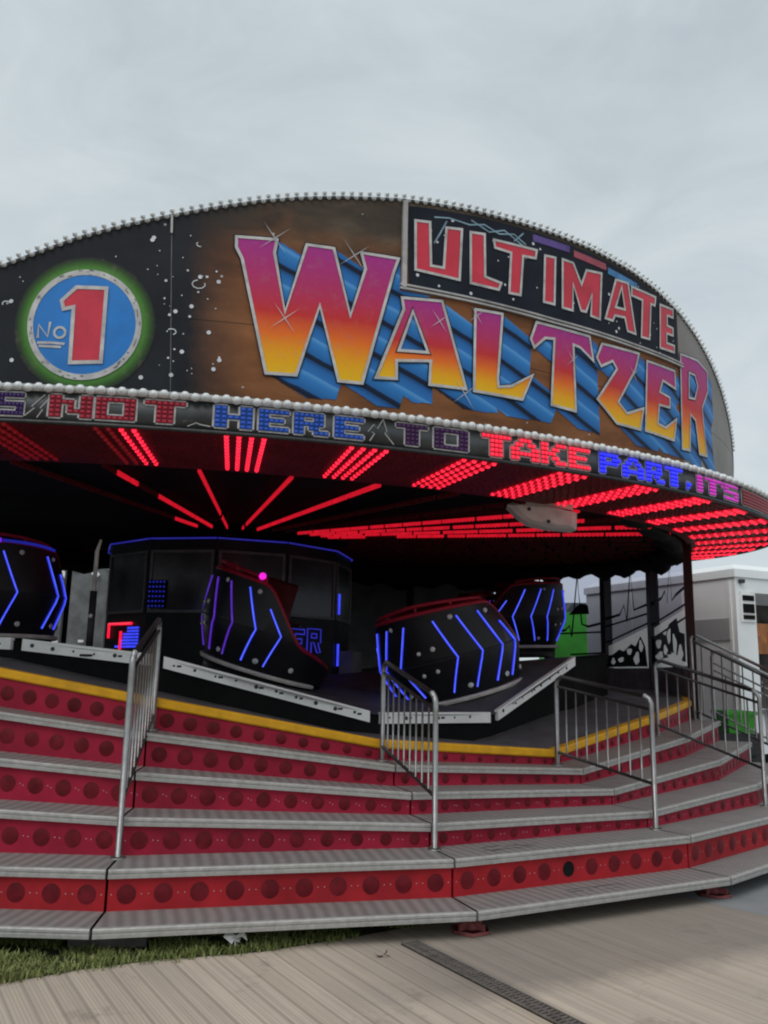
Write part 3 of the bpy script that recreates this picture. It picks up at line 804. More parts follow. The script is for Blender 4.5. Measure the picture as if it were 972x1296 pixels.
ringmesh([(RF - .0, .214), (RF + .016, .214), (RF + .02, .262), (RF - .03, .270), (RF - .06, .21)], n=200).build('bulb_rail', 'silver', T)
def dome_mesh(name, r, h, mat, seg=9, rings=3):
    mb = MB(); mb.dome((0, 0, 0), (0, -1, 0), r, h, seg, rings); mb.tube([(0, .012, 0), (0, 0, 0)], [r * .8, r * 1.05], seg)
    me = bpy.data.meshes.new(name); me.from_pydata(mb.v, [], mb.f); me.materials.append(M[mat]); me.polygons.foreach_set('use_smooth', [True] * len(mb.f)); return me
def bulbs(T, items, r, h, mat, nbig=100, name='bulb'):
    """items: list of (position, outward angle), nearest first"""
    me = dome_mesh(name, r, h, mat); w = ORG[T.name]
    for p, a in items[:nbig]:
        o = bpy.data.objects.new(name, me); COL.objects.link(o); o.parent = T; o.location = p - w; o.rotation_euler = (0, 0, radians(a))
    mb = MB()
    for p, a in items[nbig:]:
        mt = Matrix.Rotation(radians(a), 3, 'Z')
        mb.mesh([p + mt @ v.co for v in me.vertices], [tuple(f.vertices) for f in me.polygons], 0, True)
    tag(mb.build('further_bulbs', mat, T), kind='stuff')
cam0 = Vector((0, 0, 1.75))
it = [(can(RF + .02, a, .240 + (.004 if k % 2 else -.004)), a) for k in range(300) for a in [-30 + k * .50]]
it.sort(key=lambda q: (q[0] - cam0).length + (40 if (q[1] < -6) else 0))
bulbs(T, it, .031, .034, 'shiny')
FONT = {'N': ['##...##', '####.##', '##.#.##', '##.####', '##...##'], 'O': ['#######', '##...##', '##...##', '##...##', '#######'], 'T': ['#######', '..###..', '..###..', '..###..', '..###..'],
        'H': ['##..##', '##..##', '######', '##..##', '##..##'], 'E': ['######', '##....', '#####.', '##....', '######'], 'R': ['######.', '##..##.', '######.', '##.##..', '##..###'],
        'A': ['..###..', '.##.##.', '##...##', '#######', '##...##'], 'K': ['##..###', '##.##..', '####...', '##.##..', '##..###'], 'P': ['######.', '##..###', '######.', '##.....', '##.....'],
        'S': ['#######', '##.....', '#######', '.....##', '#######'], 'I': ['###', '###', '###', '###', '###'], ',': ['....', '....', '....', '.##.', '.#..'], "'": ['##', '.#', '..', '..', '..'], '#': ['#' * 18] * 5}
def wordmats(name, col, st, base):
    return [paint(name + '_rim', (.40, .38, .37), .5, 0, .3, 20, .2) if st < 1 else paint(name + '_rim', tuple(.25 + .2 * x for x in col), .5, 0, .2, 20), paint(name + '_base', base, .5, 0, .2, 9), glow(name + '_lamp', col, st, base)]
WM = {'S': wordmats('violet_word', (.10, .02, .35), .10, (.03, .012, .06)), 'NOT': wordmats('crimson_word', (.8, .02, .06), .22, (.10, .008, .015)), 'HERE': wordmats('blue_word', (.02, .12, .75), .33, (.012, .04, .15)),
      'TO': wordmats('plum_word', (.16, .01, .22), .13, (.03, .012, .04)), 'TAKE': wordmats('red_word', (1., .02, .06), 1.25, (.35, .01, .02)), 'PART,': wordmats('bright_blue_word', (.02, .025, 1.), 1.35, (.01, .01, .4)),
      "IT'S": wordmats('magenta_word', (.75, .02, .62), .75, (.12, .008, .11)), '#': wordmats('maroon_lamps', (.6, .01, .03), .16, (.09, .006, .01))}
FAS = [('S', 'S', -1.52, -0.16), ('NOT', 'N', 1.05, 3.13), ('NOT', 'O', 3.28, 5.19), ('NOT', 'T', 5.61, 7.57), ('HERE', 'H', 8.97, 10.82), ('HERE', 'E', 11.13, 12.63), ('HERE', 'R', 12.87, 14.64), ('HERE', 'E', 14.93, 16.46), ('TO', 'T', 18.21, 19.97), ('TO', 'O', 20.33, 22.33), ('TAKE', 'T', 23.14, 24.99), ('TAKE', 'A', 24.99, 26.88), ('TAKE', 'K', 26.99, 28.78), ('TAKE', 'E', 28.96, 30.58), ('PART,', 'P', 31.33, 33.1), ('PART,', 'A', 33.24, 35.17), ('PART,', 'R', 35.39, 37.2), ('PART,', 'T', 37.28, 39.18), ('PART,', ',', 39.37, 40.4), ("IT'S", 'I', 40.89, 41.6), ("IT'S", 'T', 41.92, 44.0), ("IT'S", "'", 44.05, 44.45), ("IT'S", 'S', 44.7, 47.0), ('#', '#', 47.88, 56)]
for w, ch, a0, a1 in FAS:
    rows = FONT[ch]; nc = len(rows[0]); z0, z1 = (.03, .195)
    if w in ('TAKE', 'PART,'): z0, z1 = .022, .205
    cw = (a1 - a0) / nc; chh = (z1 - z0) / 5; mb = MB(); F = 3
    G = np.zeros((5 * F + 2, nc * F + 2), bool)
    for r in range(5):
        for c in range(nc):
            if rows[r][c] == '#': G[1 + r * F:1 + r * F + F, 1 + c * F:1 + c * F + F] = True
    D = G.copy(); D[1:] |= G[:-1]; D[:-1] |= G[1:]; D[:, 1:] |= G[:, :-1]; D[:, :-1] |= G[:, 1:]
    for A, lift, mi in ((D, .004, 0), (G, .008, 1)):
        for r in range(A.shape[0]):
            c = 0
            while c < A.shape[1]:
                if A[r, c]:
                    e = c
                    while e < A.shape[1] and A[r, e]: e += 1
                    x0, x1 = a0 + (c - 1) * cw / F, a0 + (e - 1) * cw / F; y1 = z1 - (r - 1) * chh / F; y0 = y1 - chh / F
                    m = max(1, int((x1 - x0) / .8) + 1)
                    for q in range(m):
                        u0, u1 = lerp(x0, x1, q / m), lerp(x0, x1, (q + 1) / m)
                        mb.face([can(RF + lift, u0, y0), can(RF + lift, u1, y0), can(RF + lift, u1, y1), can(RF + lift, u0, y1)], mi)
                    c = e
                else: c += 1
    for r in range(5):
        for c in range(nc):
            if rows[r][c] != '#': continue
            ac = a0 + (c + .5) * cw; zc = z1 - (r + .5) * chh; n = pt(1, ac, 0) - Vector((CX, CY, 0))
            hw, hh = cw * .40, chh * .36
            P = [can(RF + .009, ac + s * hw, zc + t * hh) for s, t in ((-1, -1), (1, -1), (1, 1), (-1, 1))]; Q = [can(RF + .020, ac + s * hw * .6, zc + t * hh * .6) for s, t in ((-1, -1), (1, -1), (1, 1), (-1, 1))]
            mb.hexa(P, Q, 2)
    mb.build('letter' if ch != '#' else 'lamp_field', WM[w], T)
# painted lightning between the words
mb = fpanel
for pl in ([(-.1, .03), (.35, .09), (.2, .1), (.8, .19)], [(.5, .02), (.75, .08), (.62, .09), (.95, .15)], [(16.7, .10), (17.0, .16), (17.2, .13), (17.5, .21)], [(17.5, .21), (17.7, .12), (17.6, .10), (18.1, .02)], [(16.8, .03), (17.05, .09), (16.9, .1)], [(7.7, .02), (8.1, .05), (8.3, .04), (8.8, .03)]):
    for q in stroke([(radians(a) * RF, z) for a, z in pl], .007): wrap_mesh(mb, [q], RF, .004, 1)
mb.build('panel', ['fascia', 'silver'], T)

# ------------------------------------------------------------------ the big painted name board
ARCH = [(-24, .18), (-20, .42), (-14, .80), (-8, 1.14), (-4.21, 1.365), (-1.94, 1.502), (.3, 1.637), (3, 1.77), (5.61, 1.884), (8.43, 2.004), (10.75, 2.096), (13.13, 2.175), (15.59, 2.242), (17.62, 2.289), (19.63, 2.333), (21.94, 2.365), (24.86, 2.395), (28.02, 2.412), (31.5, 2.42), (35.45, 2.41), (40.1, 2.365), (43.44, 2.30), (47.43, 2.19), (50.67, 2.06), (54.86, 1.86), (58, 1.68), (62, 1.42), (68, 1.0), (74, .55), (78, .2)]
aX = np.array([a for a, z in ARCH]); aZ = np.array([z for a, z in ARCH])
ztop = lambda a: float(np.interp(a, aX, aZ))
T = thing('name_board', 'tall arched painted board lettered ULTIMATE WALTZER with a round No 1 badge', 'sign', can(RS, 20, .1))
def mat_board():
    m, nt, b = new_mat('airbrushed_board')
    uv = N(nt, 'ShaderNodeUVMap'); s = N(nt, 'ShaderNodeSeparateXYZ'); L(nt, uv.outputs[0], s.inputs[0]); u, v = s.outputs[0], s.outputs[1]
    n1 = noise(nt, 1.5, 5, .6, vec=uv.outputs[0]); mp = N(nt, 'ShaderNodeMapping'); mp.inputs['Scale'].default_value = (1.0, 2.6, 1); L(nt, uv.outputs[0], mp.inputs[0])
    n2 = noise(nt, 1.2, 5, .6, vec=mp.outputs[0], dist=.5)
    un = math_(nt, 'ADD', u, math_(nt, 'MULTIPLY', math_(nt, 'SUBTRACT', n1, .5), .45))
    dk = ramp(nt, n1, [(.3, (.012, .013, .016)), (.7, (.024, .026, .031))])
    br = ramp(nt, n2, [(.25, (.085, .038, .018)), (.5, (.21, .082, .032)), (.75, (.30, .125, .052))])
    br2 = ramp(nt, n2, [(.3, (.035, .028, .023)), (.55, (.075, .055, .040)), (.8, (.17, .13, .09))])
    vb = math_(nt, 'ADD', v, math_(nt, 'MULTIPLY', math_(nt, 'SUBTRACT', n1, .5), .9))
    br = mixc(nt, ramp(nt, math_(nt, 'MULTIPLY', vb, .4), [(.62, 0.), (.80, 1.)]), br, br2)
    mr = N(nt, 'ShaderNodeMapRange'); mr.inputs[1].default_value = radians(6.8) * RS; mr.inputs[2].default_value = radians(10.8) * RS; L(nt, un, mr.inputs[0])
    c = mixc(nt, mr.outputs[0], dk, br)
    mr2 = N(nt, 'ShaderNodeMapRange'); mr2.inputs[1].default_value = radians(46.7) * RS; mr2.inputs[2].default_value = radians(47) * RS; L(nt, u, mr2.inputs[0])
    c = mixc(nt, mr2.outputs[0], c, ramp(nt, n1, [(.3, (.22, .20, .185)), (.7, (.30, .275, .255))]))
    # sprayed white stars
    vo = N(nt, 'ShaderNodeTexVoronoi'); vo.inputs['Scale'].default_value = 7; L(nt, uv.outputs[0], vo.inputs['Vector'])
    st = math_(nt, 'MULTIPLY', math_(nt, 'LESS_THAN', vo.outputs['Distance'], .075), math_(nt, 'GREATER_THAN', noise(nt, 3, 2, vec=uv.outputs[0]), .52))
    c = mixc(nt, math_(nt, 'MULTIPLY', st, .55), c, (.6, .62, .65))
    # horizontal sheet joints
    j = math_(nt, 'LESS_THAN', math_(nt, 'ABSOLUTE', math_(nt, 'SUBTRACT', v, 1.02)), .005)
    c = mixc(nt, math_(nt, 'MULTIPLY', j, .6), c, (.01, .01, .01))
    L(nt, c, b.inputs['Base Color']); b.inputs['Roughness'].default_value = .6; b.inputs['Specular IOR Level'].default_value = .12
    bump(nt, b, noise(nt, 40, 3), .04, .003); return m
M['board'] = mat_board()
mb = MB(); n = 204; A0, A1 = -24, 78
for i in range(n):
    a, b = lerp(A0, A1, i / n), lerp(A0, A1, (i + 1) / n); za, zb = ztop(a), ztop(b); ua, ub = radians(a) * RS, radians(b) * RS
    mb.face([can(RS, a, .1), can(RS, b, .1), can(RS, b, zb), can(RS, a, za)], 0, [(ua, .1), (ub, .1), (ub, zb), (ua, za)])
    mb.face([can(RS - .06, b, .1), can(RS - .06, a, .1), can(RS - .06, a, za), can(RS - .06, b, zb)], 1)
    mb.face([can(RS, a, za), can(RS, b, zb), can(RS - .06, b, zb), can(RS - .06, a, za)], 1)
bpanel = mb
ml = MB(); ml.tube([can(RS - .01, a, ztop(a) + .012) for a in np.linspace(-23, 77, 220)], .022, 6); ml.build('edge_rail', 'darksteel', T)
# two staggered rows of clear caps along the arch
pts = []; a = -12.; acc = 0
while a < 66:
    da = .25; d = hypot(radians(da) * RS, ztop(a + da) - ztop(a)); a += da * .040 / d; pts.append(a)
it = []
for k, a in enumerate(pts):
    it.append((can(RS + .012, a, ztop(a) + (.012 if k % 2 else .052)), a))
it.sort(key=lambda q: (q[0] - cam0).length + (40 if q[1] < -5 else 0))
bulbs(T, it, .021, .028, 'shiny')
mb = MB()        # braces behind the board
for a in range(-15, 76, 10): mb.tube([can(RS - .08, a, ztop(a) * .85), can(RS - .9, a, .35)], .025, 6)
mb.build('brace', 'darksteel', T)

# colours of the artwork
def mat_grad(name, stops):
    m, nt, b = new_mat(name); at = N(nt, 'ShaderNodeAttribute', attribute_name='grad')
    n = noise(nt, 5, 5); f = math_(nt, 'ADD', at.outputs['Fac'], math_(nt, 'MULTIPLY', math_(nt, 'SUBTRACT', n, .5), .07))
    c = ramp(nt, f, stops); n3 = noise(nt, 14, 6, .65)
    c = mixc(nt, math_(nt, 'MULTIPLY', ramp(nt, n3, [(.52, 0.), (.8, 1.)]), .25), c, (.35, .2, .2))
    L(nt, c, b.inputs['Base Color']); b.inputs['Roughness'].default_value = .5; b.inputs['Specular IOR Level'].default_value = .14; return m
M['sunset'] = mat_grad('sunset_paint', [(0., (.80, .47, .015)), (.14, (.80, .36, .012)), (.30, (.78, .16, .02)), (.46, (.55, .035, .035)), (.66, (.46, .035, .12)), (1., (.36, .035, .24))])
M['glowpaint'] = mat_grad('sprayed_green', [(0., (.016, .017, .02)), (.25, (.03, .06, .02)), (.6, (.045, .13, .025)), (1., (.08, .235, .04))])
def mat_blue():
    m, nt, b = new_mat('blue_blades')
    uv = N(nt, 'ShaderNodeUVMap'); s = N(nt, 'ShaderNodeSeparateXYZ'); L(nt, uv.outputs[0], s.inputs[0])
    w = math_(nt, 'ADD', math_(nt, 'MULTIPLY', s.outputs[0], .42), s.outputs[1])
    n1 = noise(nt, 2, 4, vec=uv.outputs[0]); w = math_(nt, 'ADD', w, math_(nt, 'MULTIPLY', n1, .05))
    f = math_(nt, 'FRACT', math_(nt, 'MULTIPLY', w, 3.1))
    c = ramp(nt, f, [(0., (.006, .010, .022)), (.13, (.008, .018, .045)), (.16, (.02, .12, .34)), (.48, (.035, .20, .50)), (.60, (.10, .30, .60)), (.64, (.03, .17, .46)), (.86, (.022, .13, .37)), (1., (.012, .05, .15))])
    L(nt, c, b.inputs['Base Color']); b.inputs['Roughness'].default_value = .5; b.inputs['Specular IOR Level'].default_value = .14; return m
M['blades'] = mat_blue()
M['outline'] = paint('silver_outline', (.50, .48, .465), .5, .0, .2, 10, .5, (.14, .13, .13), .03)
M['letred'] = paint('letter_red', (.55, .035, .06), .42, 0, .14, 4, .2, (.3, .05, .05), .03)
M['badge'] = paint('badge_blue', (.02, .19, .55), .42, 0, .14, 3, .2, (.05, .1, .2), .03)
M['night'] = paint('night_panel', (.013, .016, .024), .6, 0, .3, 3, .2, (.05, .05, .06), .03, .1)
M['sparkle'] = paint('sparkle_paint', (.50, .48, .50), .6, 0, .2, 9, .2)
M['starwhite'] = paint('star_white', (.6, .61, .63), .6, 0, .2, 9, .2)
LET_W = {'W': [[(9.43, 1.764), (11.83, 1.781), (11.72, 1.662), (12.5, 1.155), (13.64, 1.773), (15.31, 1.776), (16.46, 1.197), (17.34, 1.637), (17.05, 1.777), (19.47, 1.784), (19.17, 1.655), (17.31, 0.624), (15.86, 0.62), (14.57, 1.25), (13.31, 0.629), (11.55, 0.62), (9.84, 1.576), (9.46, 1.673)]], 'A': [[(19.76, 1.433), (22.49, 1.47), (24.23, 0.708), (21.68, 0.696), (21.74, 0.907), (19.46, 0.864), (19.48, 0.704), (18.17, 0.689), (19.88, 1.332)], [(20.49, 1.326), (21.55, 0.979), (19.6, 0.957)]], 'L': [[(24.9, 1.46), (26.99, 1.474), (26.59, 0.853), (26.65, 0.781), (27.65, 0.811), (29.41, 0.958), (28.53, 0.706), (24.81, 0.704)]], 'T': [[(29.8, 1.478), (34.77, 1.49), (35.09, 1.253), (33.79, 1.349), (33.12, 1.358), (33.22, 0.703), (30.99, 0.714), (31.35, 1.362), (30.53, 1.346), (29.57, 1.227), (29.29, 1.302)]], 'Z': [[(36.06, 1.458), (40.46, 1.497), (39.93, 1.317), (37.69, 0.91), (38.66, 0.818), (40.79, 0.925), (40.27, 0.69), (37.45, 0.686), (35.4, 0.879), (37.65, 1.247), (37.19, 1.316), (35.9, 1.224), (35.46, 1.299)]], 'E': [[(41.51, 1.454), (45.81, 1.484), (45.81, 1.284), (43.73, 1.313), (43.21, 1.172), (44.76, 1.156), (44.69, 1.043), (43.04, 1.027), (42.71, 0.818), (43.86, 0.802), (45.72, 0.946), (45.16, 0.696), (40.94, 0.698)]], 'R': [[(47.01, 1.723), (50.53, 1.778), (53.08, 1.732), (52.93, 1.482), (51.21, 1.237), (51.4, 0.956), (51.82, 0.682), (49.94, 0.663), (49.48, 1.035), (48.44, 1.078), (47.96, 0.654), (46.5, 0.641)], [(48.57, 1.565), (49.81, 1.574), (50.35, 1.464), (49.53, 1.286), (48.31, 1.264)]]}
LET_U = {'U': [[(20.66, 2.163), (21.5, 2.175), (21.59, 1.767), (22.67, 1.773), (22.84, 2.162), (23.79, 2.179), (23.64, 1.716), (20.71, 1.726)]], 'L': [[(24.63, 2.177), (25.52, 2.19), (25.55, 1.781), (26.77, 1.759), (26.63, 1.711), (24.64, 1.711)]], 'T': [[(26.44, 2.163), (29.79, 2.184), (29.71, 2.123), (28.63, 2.108), (28.37, 1.713), (27.63, 1.707), (27.81, 2.106), (26.5, 2.112)]], 'I': [[(30.71, 2.16), (31.48, 2.17), (31.32, 1.717), (30.55, 1.713)]], 'M': [[(32.34, 2.182), (33.23, 2.182), (34.06, 1.974), (34.67, 2.16), (36.13, 2.186), (35.82, 1.718), (35.04, 1.721), (35.17, 1.963), (34.4, 1.744), (34.0, 1.74), (33.19, 2.002), (33.04, 1.713), (32.25, 1.71)]], 'A': [[(37.92, 2.188), (39.28, 2.207), (39.99, 1.709), (39.15, 1.705), (38.87, 1.841), (37.55, 1.818), (37.28, 1.753), (36.65, 1.751)], [(38.52, 2.123), (38.76, 1.925), (37.86, 1.913)]], 'T2': [[(39.89, 2.189), (43.03, 2.209), (42.9, 2.131), (42.32, 2.13), (41.91, 1.719), (40.96, 1.706), (41.3, 2.123), (39.86, 2.117)]], 'E': [[(43.9, 2.156), (45.86, 2.181), (45.82, 2.111), (44.81, 2.097), (44.72, 1.955), (45.71, 1.96), (45.67, 1.898), (44.61, 1.884), (44.52, 1.748), (45.81, 1.762), (45.77, 1.709), (43.62, 1.682)]]}
# blue blades: the letters swept down to the right, laid in rows
DU, DV = .33, -.17
lo = [U_(l[0], RS) for l in LET_W.values()]
def inside(poly, X, Y):
    r = np.zeros(X.shape, bool); n = len(poly)
    for i in range(n):
        x0, y0 = poly[i]; x1, y1 = poly[(i + 1) % n]
        if y0 == y1: continue
        c = ((y0 > Y) != (y1 > Y)) & (X < (x1 - x0) * (Y - y0) / (y1 - y0) + x0); r ^= c
    return r
umin, umax = min(p[0] for l in lo for p in l) - .05, max(p[0] for l in lo for p in l) + .5
xs = np.arange(umin, umax, .006); ys = np.arange(.40, 1.80, .010)
X, Y = np.meshgrid(xs, ys + .005); cov = np.zeros(X.shape, bool)
for l in lo:
    for s in np.linspace(0, 1, 40): cov |= inside([(x + DU * s, y + DV * s) for x, y in l], X, Y)
cov &= (X < radians(54.5) * RS); cov &= ~((X > radians(19.6) * RS) & (Y > 1.50) & (X < radians(46.9) * RS))
mb = MB()
for r in range(cov.shape[0]):
    row = np.concatenate([[False], cov[r], [False]]).astype(int); d = np.diff(row); st = np.where(d == 1)[0]; en = np.where(d == -1)[0]
    for a, b in zip(st, en):
        x0, x1 = umin + a * .006, umin + b * .006; y0, y1 = ys[r], ys[r] + .010; m = max(1, int((x1 - x0) / .12) + 1)
        for q in range(m):
            u0, u1 = lerp(x0, x1, q / m), lerp(x0, x1, (q + 1) / m)
            mb.face([can(RS + .004, degrees(u / RS), y) for u, y in ((u0, y0), (u1, y0), (u1, y1), (u0, y1))], 0, [(u0, y0), (u1, y0), (u1, y1), (u0, y1)])
mb.build('blue_blades', 'blades', T)
for ch, loops in LET_W.items():
    l2 = [U_(l, RS) for l in loops]; z0 = min(p[1] for p in l2[0]); z1 = max(p[1] for p in l2[0])
    mb = MB(); wrap_mesh(mb, tess(l2), RS, .010, 0, lambda x, y: (y - z0) / (z1 - z0))
    for l in l2:
        wrap_mesh(mb, band(l, .025), RS, .015, 1)
        wrap_mesh(mb, [q for q in band(offset(l, .019), .007)], RS, .013, 2)
    mb.build('letter', ['sunset', 'outline', 'night'], T)
# ULTIMATE panel
UP = [(20.12, 2.318), (20.2, 1.556), (24.86, 1.56), (31.36, 1.56), (39.76, 1.585), (46.68, 1.62), (46.75, 2.17)]
tl = [(a, ztop(a) - .035) for a in np.linspace(46.0, 20.6, 30)]
mb = MB(); base = U_(UP[1:6] + [(46.75, 2.17)] + tl + [(20.15, 2.30)], RS)
wrap_mesh(mb, tess([base]), RS, .006); rnd = random.Random(3)
for k in range(70):
    a = rnd.uniform(20.6, 46.2); z = rnd.uniform(1.6, ztop(a) - .1); r = rnd.choice((.006, .008, .008, .012, .016))
    mb.face([can(RS + .0085, a + degrees(r * cos(w) / RS), z + r * sin(w)) for w in [2 * pi * q / 7 for q in range(7)]], 1)
mb.build('night_panel', ['night', 'starwhite'], T)
for ch, loops in LET_U.items():
    l2 = [U_(l, RS) for l in loops]; mb = MB(); wrap_mesh(mb, tess(l2), RS, .012)
    for l in l2: wrap_mesh(mb, band(offset(l, .012), .024), RS, .016, 1)
    mb.build('letter', ['letred', 'outline'], T)
# lightning and coloured bars in the top of the panel
mb = MB()
for pl in ([(21.9, 2.25), (23, 2.275), (24.5, 2.26), (25.6, 2.30), (26.8, 2.25), (28, 2.29), (29, 2.22)], [(22.8, 2.24), (22.3, 2.10), (21.9, 2.0)], [(24.6, 2.31), (26, 2.24), (27.2, 2.30), (28.6, 2.21)], [(28, 2.22), (28.8, 2.33)]):
    for q in stroke([(radians(a) * RS, z) for a, z in pl], .014): wrap_mesh(mb, [q], RS, .010)
mb.build('painted_lightning', paint('pale_blue_paint', (.22, .33, .40), .6, 0, .3, 9), T)
for a0, a1, dz, col, nm in ((29.6, 33.0, -.10, (.10, .06, .22), 'violet'), (33.4, 36.8, -.115, (.35, .07, .10), 'pink'), (37.0, 40.6, -.13, (.06, .20, .40), 'blue')):
    mb = MB(); q = [(a0, ztop(a0) + dz - .035), (a1, ztop(a1) + dz - .025), (a1, ztop(a1) + dz + .045), (a0, ztop(a0) + dz + .035)]
    wrap_mesh(mb, [U_(q, RS)], RS, .011); mb.build('painted_bar', paint(nm + '_bar', col, .5, 0, .3, 8), T)
# raised beams framing the panel
mb = MB()
bt = [(19.6, 1.515), (24.86, 1.517), (31.35, 1.512), (39.74, 1.535), (47.3, 1.575)]
bz = lambda a: float(np.interp(a, [p[0] for p in bt], [p[1] for p in bt]))
for i in range(56):
    a, b = lerp(19.6, 47.2, i / 56), lerp(19.6, 47.2, (i + 1) / 56)
    for o0, h in ((0, .014), (.034, .012)):
        mb.hexa([can(RS + .001, a, bz(a) + o0 - .004), can(RS + .001, b, bz(b) + o0 - .004), can(RS + .03, b, bz(b) + o0 - .004), can(RS + .03, a, bz(a) + o0 - .004)], [can(RS + .001, a, bz(a) + o0 + h), can(RS + .001, b, bz(b) + o0 + h), can(RS + .03, b, bz(b) + o0 + h), can(RS + .03, a, bz(a) + o0 + h)])
mb.build('beam', 'silver', T)
mb = MB()
for a in (19.84,):
    mb.hexa([can(RS + .001, a - .15, 1.53), can(RS + .001, a + .15, 1.53), can(RS + .035, a + .15, 1.53), can(RS + .035, a - .15, 1.53)], [can(RS + .001, a - .15, ztop(a)), can(RS + .001, a + .15, ztop(a)), can(RS + .035, a + .15, ztop(a)), can(RS + .035, a - .15, ztop(a))])
mb.build('upright', 'silver', T)
mb = MB(); mb.hexa([can(RS + .001, 5.6, 1.74), can(RS + .001, 5.72, 1.74), can(RS + .02, 5.72, 1.74), can(RS + .02, 5.6, 1.74)], [can(RS + .001, 5.55, 1.90), can(RS + .001, 5.67, 1.90), can(RS + .02, 5.67, 1.90), can(RS + .02, 5.55, 1.90)], 0)
mb.hexa([can(RS + .0005, 6.2, .4), can(RS + .0005, 6.24, .4), can(RS + .003, 6.24, .4), can(RS + .003, 6.2, .4)], [can(RS + .0005, 5.63, 1.74), can(RS + .0005, 5.67, 1.74), can(RS + .003, 5.67, 1.74), can(RS + .003, 5.63, 1.74)], 1)
mb.build('joint_cover', ['silver', 'frame'], T)
# badge
cc = (radians(1.08) * RS, .915); rx, ry = .402, .415
mb = MB(); rings = [(1.02, 1.), (1.06, .9), (1.10, .75), (1.15, .5), (1.20, .25), (1.27, 0.)]
for (s0, g0), (s1, g1) in zip(rings, rings[1:]):
    e0, e1 = ellipse(cc, rx * s0 * 1.09, ry * s0 * 1.09, 48), ellipse(cc, rx * s1 * 1.09, ry * s1 * 1.09, 48)
    for i in range(48):
        j = (i + 1) % 48; q = [e0[i], e1[i], e1[j], e0[j]]; gg = [g0, g1, g1, g0]
        mb.face([can(RS + .003, degrees(u / RS), z) for u, z in q], 0, [tuple(p) for p in q], gg)
mb.build('green_halo', 'glowpaint', T)
mb = MB(); wrap_mesh(mb, tess([ellipse(cc, rx, ry, 56)]), RS, .007); bd = mb.build('badge', 'badge', T)
mb = MB()
e0, e1 = ellipse(cc, rx * 1.0, ry * 1.0, 56), ellipse(cc, rx * 1.115, ry * 1.115, 56)
for i in range(56):
    j = (i + 1) % 56
    mb.face([can(RS + .010, degrees(u / RS), z) for u, z in (e0[i], e1[i], e1[j], e0[j])], 0)
for k in range(46):      # worn dark nicks in the ring
    w = rnd.uniform(0, 2 * pi); s = rnd.uniform(1.01, 1.09); dw = rnd.uniform(.02, .11); h = rnd.uniform(.008, .03)
    q = [(cc[0] + rx * x * cos(y), cc[1] + ry * x * sin(y)) for x, y in ((s, w), (s + h, w + dw * .2), (s + h, w + dw), (s, w + dw * .8))]
    mb.face([can(RS + .012, degrees(u / RS), z) for u, z in q], 1)
mb.build('badge_ring', ['outline', 'frame'], bd)
ONE = [(.51, 1.207), (2.09, 1.21), (2.13, .621), (.59, .605), (.5, 1.071), (-.09, 1.049), (-.2, 1.098)]
mb = MB(); l = U_(ONE, RS); wrap_mesh(mb, tess([l]), RS, .012); wrap_mesh(mb, band(offset(l, .014), .030), RS, .016, 1); mb.build('numeral', ['letred', 'outline'], bd)
mb = MB()
for pl in ([(-1.49, .782), (-1.51, .894), (-.93, .796), (-.86, .92)], [(-.26 + .32 * cos(w), .835 + .045 * sin(w)) for w in np.linspace(0, 2 * pi, 13)], [(-1.51, .744), (-.7, .748), (.08, .742)], [(-1.4, .718), (-.1, .715)]):
    wrap_mesh(mb, stroke([(radians(a) * RS, z) for a, z in pl], .020), RS, .012)
mb.build('badge_lettering', 'outline', bd)
# sparkles and sprayed stars on the board
mb = bpanel
for a, z, r in ((11.7, 1.79, .17), (12.5, 1.10, .16), (16.6, 1.74, .17), (22.3, 1.28, .12), (24.1, .66, .16), (33.0, 1.2, .10), (39.6, 1.25, .12), (25.0, 1.40, .1)):
    for w in (.7, 2.2):
        for s in (1, -1):
            t = Vector((cos(w), sin(w))) * s; nn = Vector((-t.y, t.x)) * .0042; c = Vector((radians(a) * RS, z))
            wrap_mesh(mb, [[tuple(c + nn), tuple(c - nn), tuple(c + t * r)]], RS, .019 + .001 * (s > 0) + .002 * (w > 1), 3)
for k in range(84):
    a = rnd.uniform(-4.2, 8.9) if k < 50 else rnd.gauss(6.2, 1.3); z = rnd.uniform(.5, ztop(a) - .1)
    if hypot(radians(a) * RS - cc[0], z - cc[1]) < .62: continue
    r = rnd.choice((.004, .005, .006, .006, .009, .012, .018)); mb.face([can(RS + .006, a + degrees(r * cos(w) / RS), z + r * sin(w)) for w in [2 * pi * q / 7 for q in range(7)]], 2)
for k in range(16):      # small scrawled curls
    a = rnd.uniform(-4, 8.5); z = rnd.uniform(.6, ztop(a) - .15)
    if hypot(radians(a) * RS - cc[0], z - cc[1]) < .62: continue
    r = rnd.uniform(.02, .06); w0 = rnd.uniform(0, 6)
    wrap_mesh(mb, stroke([(radians(a) * RS + r * cos(w0 + w), z + r * .7 * sin(w0 + w)) for w in np.linspace(0, rnd.uniform(2, 5), 8)], .008), RS, .0065, 2)
mb.build('panel', ['board', 'darksteel', 'starwhite', 'sparkle'], T)
